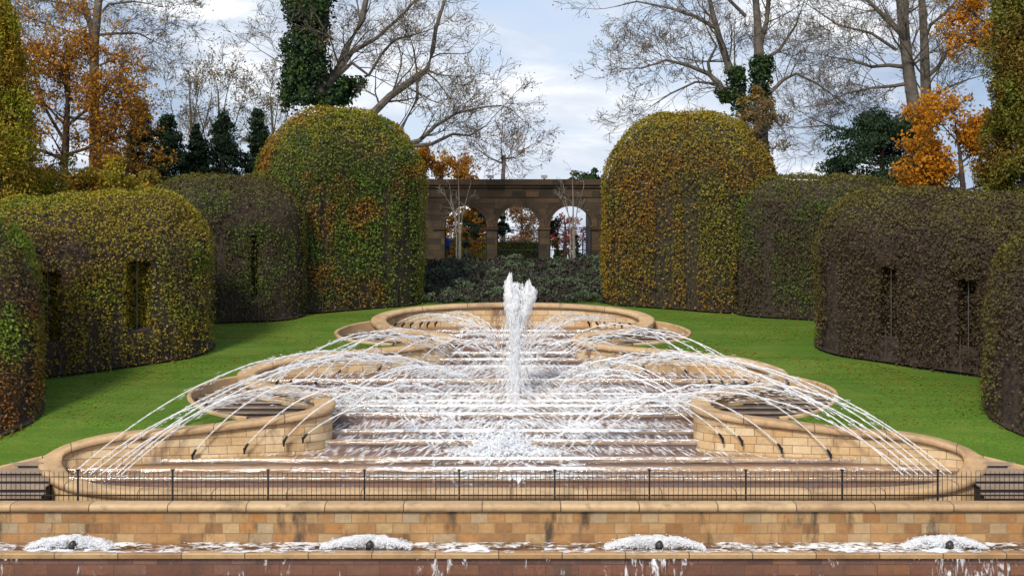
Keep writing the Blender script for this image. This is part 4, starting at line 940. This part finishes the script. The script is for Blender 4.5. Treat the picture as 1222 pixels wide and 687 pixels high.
tree('rust-orange tree showing above the arcade next to the left dome','tree','autumn_tree',80,[(525,230,.16),(527,215,.12),(528,205,.1)],[dict(p=[(527,212,.06),(540,205,.05),(552,208,.03)],n=7),dict(p=[(526,210,.06),(515,200,.05),(508,195,.03)],n=7)],'bark_dark','leaf_orange',5000,.22,seed=31,twig_len=1.6,maxl=3,cfg=dict(n=[4,4],up=.0))
# leafy blobs of foliage with trunk: ellipsoid clump trees
def clump_tree(label,cat,name,Y,px,top,bot,w,mat,n,leaf,shape='cone',seed=0,tw=1,group=None,bark='bark_dark',lobes=26,base=None):
    random.seed(seed); gx=(px-CX)*Y/F; zb=G(Y)-.1; zt=-(top-YH)*Y/F; z0=-(bot-YH)*Y/F; W=w*Y/F/2
    root=thing(name,(gx,Y,zb),label,cat,group)
    mb=MB(); mb.tube([(gx,Y,zb),(gx,Y,z0),(gx+.05,Y,z0+(zt-z0)*.6),(gx,Y,zt-.2)],[.22*tw,.18*tw,.1*tw,.03*tw],7); mb.build('trunk',M[bark],root)
    pts=[];nr=[]; bm=MB()
    for k in range(lobes):
        t=(k+.5)/lobes
        prof={'cone':lambda t:(1-t)**.8*(.9+.1*math.sin(t*40)),'column':lambda t:min(1,(1-t)**.45*1.05)*(.85+.15*math.sin(t*3.1)) if t>.05 else .85,'round':lambda t:math.sqrt(max(.02,1-(2*t-1)**2)),'broad':lambda t:(1-t)**.45*(.6+.4*math.sin(min(1,t*4)*1.57))}[shape](t)
        cnt=5 if shape!='column' else 7
        for q in range(cnt):
            a=random.uniform(0,6.28); rr=W*prof*random.uniform(.35,1.12); c=Vector((gx+math.cos(a)*rr,Y+math.sin(a)*rr,z0+(zt-z0)*t+random.uniform(-.7,.4)))
            bm.tube([(gx,Y,c.z-.3),tuple(c)],[.04,.012],4,cap=False)
            rc=W*(.30 if shape!='column' else .30)*(.55+.45*prof)*random.uniform(.7,1.15)
            nn=max(3,int(n/(lobes*cnt)))
            v=rvec(nn); rad=rng.random(nn)**.33
            st=np.array([1,1,{'cone':.55,'column':1.7,'round':.8,'broad':.45}[shape]])
            p=np.array(c)+v*rad[:,None]*rc*st
            if shape in('cone','broad'): p[:,2]-= (np.hypot(p[:,0]-gx,p[:,1]-Y)*.12)
            pts.append(p); nr.append(v)
    bm.build('branches',M[bark],root)
    return leaves('crown',np.concatenate(pts),np.concatenate(nr),leaf,M[mat],root,flat=.4,asp=.4 if shape in('cone','broad','column') else .62) and root
clump_tree('golden-green columnar conifer at the left picture edge','tree','columnar_conifer',50,2,-4,245,86,'leaf_gold',42000,.16,'column',41,lobes=36)
clump_tree('tall bronze-green columnar conifer at the right picture edge','tree','columnar_conifer',50,1222,-150,240,98,'leaf_gold2',90000,.17,'column',42,lobes=60)
for k,(px,tp,w,lb) in enumerate([(168,125,76,'leftmost dark conifer behind the left hedges'),(200,142,96,'wide dark conifer, second from left behind the left hedges'),(234,156,60,'small dark conifer, third from left behind the left hedges'),(266,138,80,'dark conifer, fourth from left behind the left hedges'),(308,132,62,'dark conifer just left of the left domed hedge')]):
    clump_tree(lb,'conifer','dark_conifer',70+k,px,tp,226,w,'leaf_yew',11000,.22,'cone',50+k,1,'dark conifers behind the left hedges',lobes=30)
clump_tree('dark spreading yew below the broad bare tree','tree','yew_tree',58,1052,132,228,170,'leaf_yew',22000,.2,'broad',60,lobes=14)
clump_tree('dark upright yew between the broad bare tree and the orange maple','tree','yew_tree',59,1100,128,230,62,'leaf_yew',7000,.2,'broad',61,lobes=12)
clump_tree('brown-leaved bush at the foot of the ivy-clad tree behind the right dome','bush','brown_bush',64,903,108,200,62,'leaf_brown',6000,.17,'round',62,lobes=12)
clump_tree('green tree tops just above the arcade beside the right dome','tree','green_tree',82,702,205,228,44,'leaf_ivy',2600,.2,'round',63,lobes=7)
# shrubs on top behind the left hedges
for k,(px,tp,w,mt,lb,Y) in enumerate([(60,196,110,'leaf_yellow','wide yellow shrub behind the hedge, beside the golden conifer',53),(150,192,90,'leaf_yellow','tall yellow-orange shrub, right of the wide yellow one',54),(118,205,80,'leaf_orange','rust-orange shrub below the bare trunk at far left',56),(25,212,60,'leaf_gold','yellow-green shrub at the foot of the golden conifer',51)]):
    clump_tree(lb,'shrub','autumn_shrub',Y,px,tp,250,w,mt,7000,.16,'round',70+k,lobes=8)
# seen through the arches
clump_tree('orange tree seen through the left visible arch','tree','autumn_tree',84,563,246,296,66,'leaf_orange',7000,.22,'round',80,lobes=10)
clump_tree('pinkish-rust tree seen through the middle arch','tree','autumn_tree',86,622,236,312,74,'leaf_rust',5200,.2,'round',81,lobes=10)
clump_tree('small red-leaved tree seen through the right visible arch','tree','autumn_tree',84,674,258,302,44,'leaf_red',1500,.2,'round',82,lobes=8)
for k,(px,lb) in enumerate([(554,'left'),(686,'right')]):
    clump_tree(f'dark green topiary cone behind the {lb} visible arch','topiary','topiary_cone',71.8,px+2,283,318,26,'leaf_yew',5000,.12,'cone',85+k,1,'topiary cones behind the arcade',lobes=10)
clump_tree('yellow-green bush behind the right visible arch, next to the pier','bush','green_bush',74,665,288,312,14,'leaf_gold',1500,.13,'round',88,lobes=6)
for k,(px,w,lb) in enumerate([(568,30,'left'),(600,22,'middle'),(655,26,'right')]):
    clump_tree(f'green creeper hanging at the springing of the {lb} visible arch','climber','climbing_plant',71.6,px,262,276,w,'leaf_ivy',1300,.13,'round',90+k,.1,'creepers in the arches',lobes=5)
for k,(px,w,mt,lb) in enumerate([(552,70,'leaf_yellow','yellow clipped hedge seen through the left visible arch'),(618,60,'leaf_back','dull green hedge seen through the middle arch')]):
    x=(px-CX)*78/F; Wd=w*78/F/2; m=5000; root=thing('low_hedge',(x,78,G(78)),lb,'hedge','low hedges behind the arcade')
    mb=MB(); mb.box(x-Wd+.1,x+Wd-.1,78.1,79.4,G(78)-.2,-.95-.25*k); mb.build('branch_core',M['twig'],root)
    leaves('leaves',np.stack([rng.uniform(x-Wd,x+Wd,m),78+rng.uniform(-.1,.1,m),rng.uniform(-2.8,-.85-.25*k,m)],1),np.tile([0,-1.,0],(m,1)),.15,M[mt],root,{'up':np.zeros(m)})
# young pale bare trees in front of the arcade
for k,(px,lb,tp) in enumerate([(548,'left',212),(684,'right',205)]):
    Y=66.6; tree(f'young pale multi-stemmed bare tree in front of the arcade, {lb} one of two','tree','young_bare_tree',Y,[(px,312,.07),(px+.5,290,.06),(px,262,.05),(px,240,.035),(px-1,tp+4,.015)],
     [dict(p=[(px-3,312,.05),(px-3,285,.045),(px-5,260,.03),(px-9,240,.02),(px-11,225,.012)],n=3),dict(p=[(px+2,310,.05),(px+1.5,280,.04),(px+4,255,.025),(px+8,240,.015),(px+12,225,.01)],n=3),dict(p=[(px,270,.03),(px-10,245,.02),(px-16,235,.01)],n=3)],'bark_pale',seed=95+k,twig_len=1.0,maxl=3,cfg=dict(n=[3,2],up=.06,rmin=.008),nper=3)
# person in blue behind the left arch
def person():
    Y=74; x=(534-CX)*Y/F; z=G(Y); root=None
    me=bpy.data.meshes.new('person'); V=[(0,0,.95),(0,0,1.2),(0,0,1.42),(0,0,1.53),(0,-.02,1.66),(.10,0,.9),(.11,0,.5),(.12,.02,.08),(.12,-.14,.04),(-.10,0,.9),(-.12,-.05,.5),(-.13,.02,.08),(-.13,-.14,.04),(.19,0,1.4),(.26,-.03,1.12),(.24,-.16,.92),(.24,-.22,.86),(-.19,0,1.4),(-.26,0,1.12),(-.25,-.12,.9),(-.25,-.18,.84)]
    E=[(0,1),(1,2),(2,3),(3,4),(0,5),(5,6),(6,7),(7,8),(0,9),(9,10),(10,11),(11,12),(2,13),(13,14),(14,15),(15,16),(2,17),(17,18),(18,19),(19,20)]
    Rr=[.15,.15,.15,.06,.10,.10,.07,.05,.045,.10,.07,.05,.045,.07,.055,.04,.035,.07,.055,.04,.035]
    me.from_pydata(V,E,[]); o=bpy.data.objects.new('person',me); COL.objects.link(o); o.location=(x,Y,z)
    sk=o.modifiers.new('s','SKIN'); 
    for i,v in enumerate(me.skin_vertices[0].data): v.radius=(Rr[i],Rr[i]*.8); v.use_root=(i==0)
    ss=o.modifiers.new('u','SUBSURF'); ss.levels=2; ss.render_levels=2
    bpy.context.view_layer.update(); m2=bpy.data.meshes.new_from_object(o.evaluated_get(bpy.context.evaluated_depsgraph_get())); o.modifiers.clear(); o.data=m2
    for nm,c in (('blue_jacket',(.02,.07,.42)),('dark_trousers',(.015,.02,.05)),('skin',(.45,.28,.2)),('brown_hair',(.05,.03,.02))): m2.materials.append(plain(nm,c,.7,.1,3))
    for p in m2.polygons:
        c=p.center; p.material_index=3 if (c.z>1.66 or (c.z>1.56 and c.y>.02)) else 2 if c.z>1.49 or (c.z<.93 and abs(c.x)>.2) else 0 if c.z>.88 else 1
    tag(o,'person in a blue jacket standing behind the left visible arch','person')
person()

# ------------------------------------------------------------------ sky, sun, camera
w=bpy.data.worlds.new('World'); sc.world=w; w.use_nodes=True; t=w.node_tree; t.nodes.clear()
class WN(NT):
    def __init__(s): s.t=t
nt=WN(); SUN_EL=math.radians(42); SUN_AZ=math.radians(205)   # azimuth clockwise from +Y: behind the camera, a little left
sky=nt.n('ShaderNodeTexSky',sky_type='NISHITA'); sky.sun_disc=False; sky.sun_elevation=SUN_EL; sky.sun_rotation=SUN_AZ
vec=nt.n('ShaderNodeTexCoord').outputs['Generated']; sp=nt.n('ShaderNodeSeparateXYZ'); nt.l(vec,sp.inputs[0])
zc=mth(nt,'ADD',mth(nt,'ABSOLUTE',sp.outputs[2]),.10)
cb=nt.n('ShaderNodeCombineXYZ'); nt.l(mth(nt,'DIVIDE',sp.outputs[0],zc),cb.inputs[0]); nt.l(mth(nt,'DIVIDE',sp.outputs[1],zc),cb.inputs[1])
base=cb.outputs[0]
def wn(loc,scale,detail,rough,ms=(1,1,1),dist=0):
    mp=nt.n('ShaderNodeMapping'); nt.l(vec,mp.inputs[0]); mp.inputs['Location'].default_value=loc; mp.inputs['Scale'].default_value=ms
    return noise(nt,mp.outputs[0],scale,detail,rough,dist=dist)
n1=wn((.3,.1,.0),2.4,7,.55,(1.2,1,4.0),.3); n2=wn((4,2,1),5.5,7,.6,(1,1,3.4),.4)
cov=ramp(nt,mth(nt,'ADD',mth(nt,'MULTIPLY',n1,.7),mth(nt,'MULTIPLY',n2,.3)),[(.38,.45),(.50,1.0)])
tone=ramp(nt,mth(nt,'ADD',mth(nt,'MULTIPLY',n2,.55),mth(nt,'MULTIPLY',n1,.45)),[(.44,(.25,.32,.45)),(.52,(.40,.47,.58)),(.60,(.78,.80,.83))])
# brighter cloud where the veiled light stands low over the arcade
dt=nt.n('ShaderNodeVectorMath',operation='DOT_PRODUCT'); nt.l(vec,dt.inputs[0]); dv=Vector((.0,1,.13)).normalized(); dt.inputs[1].default_value=dv
gl=ramp(nt,dt.outputs['Value'],[(.95,0.0),(.998,.65)])
tone=mixc(nt,gl,tone,mixc(nt,.6,tone,(.95,.95,.95)))
skc=mixc(nt,1.0,sky.outputs[0],(.10,.10,.10),'MULTIPLY')
colr=mixc(nt,cov,mixc(nt,.5,skc,(.42,.58,.85)),tone)
bg=nt.n('ShaderNodeBackground'); nt.l(colr,bg.inputs[0]); bg.inputs[1].default_value=1.0
ow=nt.n('ShaderNodeOutputWorld'); nt.l(bg.outputs[0],ow.inputs[0])
sl=bpy.data.lights.new('sun','SUN'); sl.energy=2.7; sl.angle=math.radians(13); sl.color=(1,.91,.77)
so=bpy.data.objects.new('sun',sl); COL.objects.link(so)
sd=Vector((math.sin(SUN_AZ)*math.cos(SUN_EL),math.cos(SUN_AZ)*math.cos(SUN_EL),math.sin(SUN_EL)))
so.rotation_euler=sd.to_track_quat('Z','Y').to_euler()
cam=bpy.data.cameras.new('camera'); cam.sensor_width=36; cam.lens=36*F/1222; cam.clip_end=3000; cam.clip_start=.5
cam.shift_y=-(343.5-YH)/1222; cam.shift_x=-(CX-611)/1222
co=bpy.data.objects.new('camera',cam); COL.objects.link(co); co.rotation_euler=(math.pi/2,0,0); sc.camera=co
sc.view_settings.view_transform='Standard'; sc.view_settings.look='None'; sc.view_settings.exposure=0.48; sc.view_settings.gamma=1
sc.render.engine='CYCLES'; sc.cycles.transparent_max_bounces=24
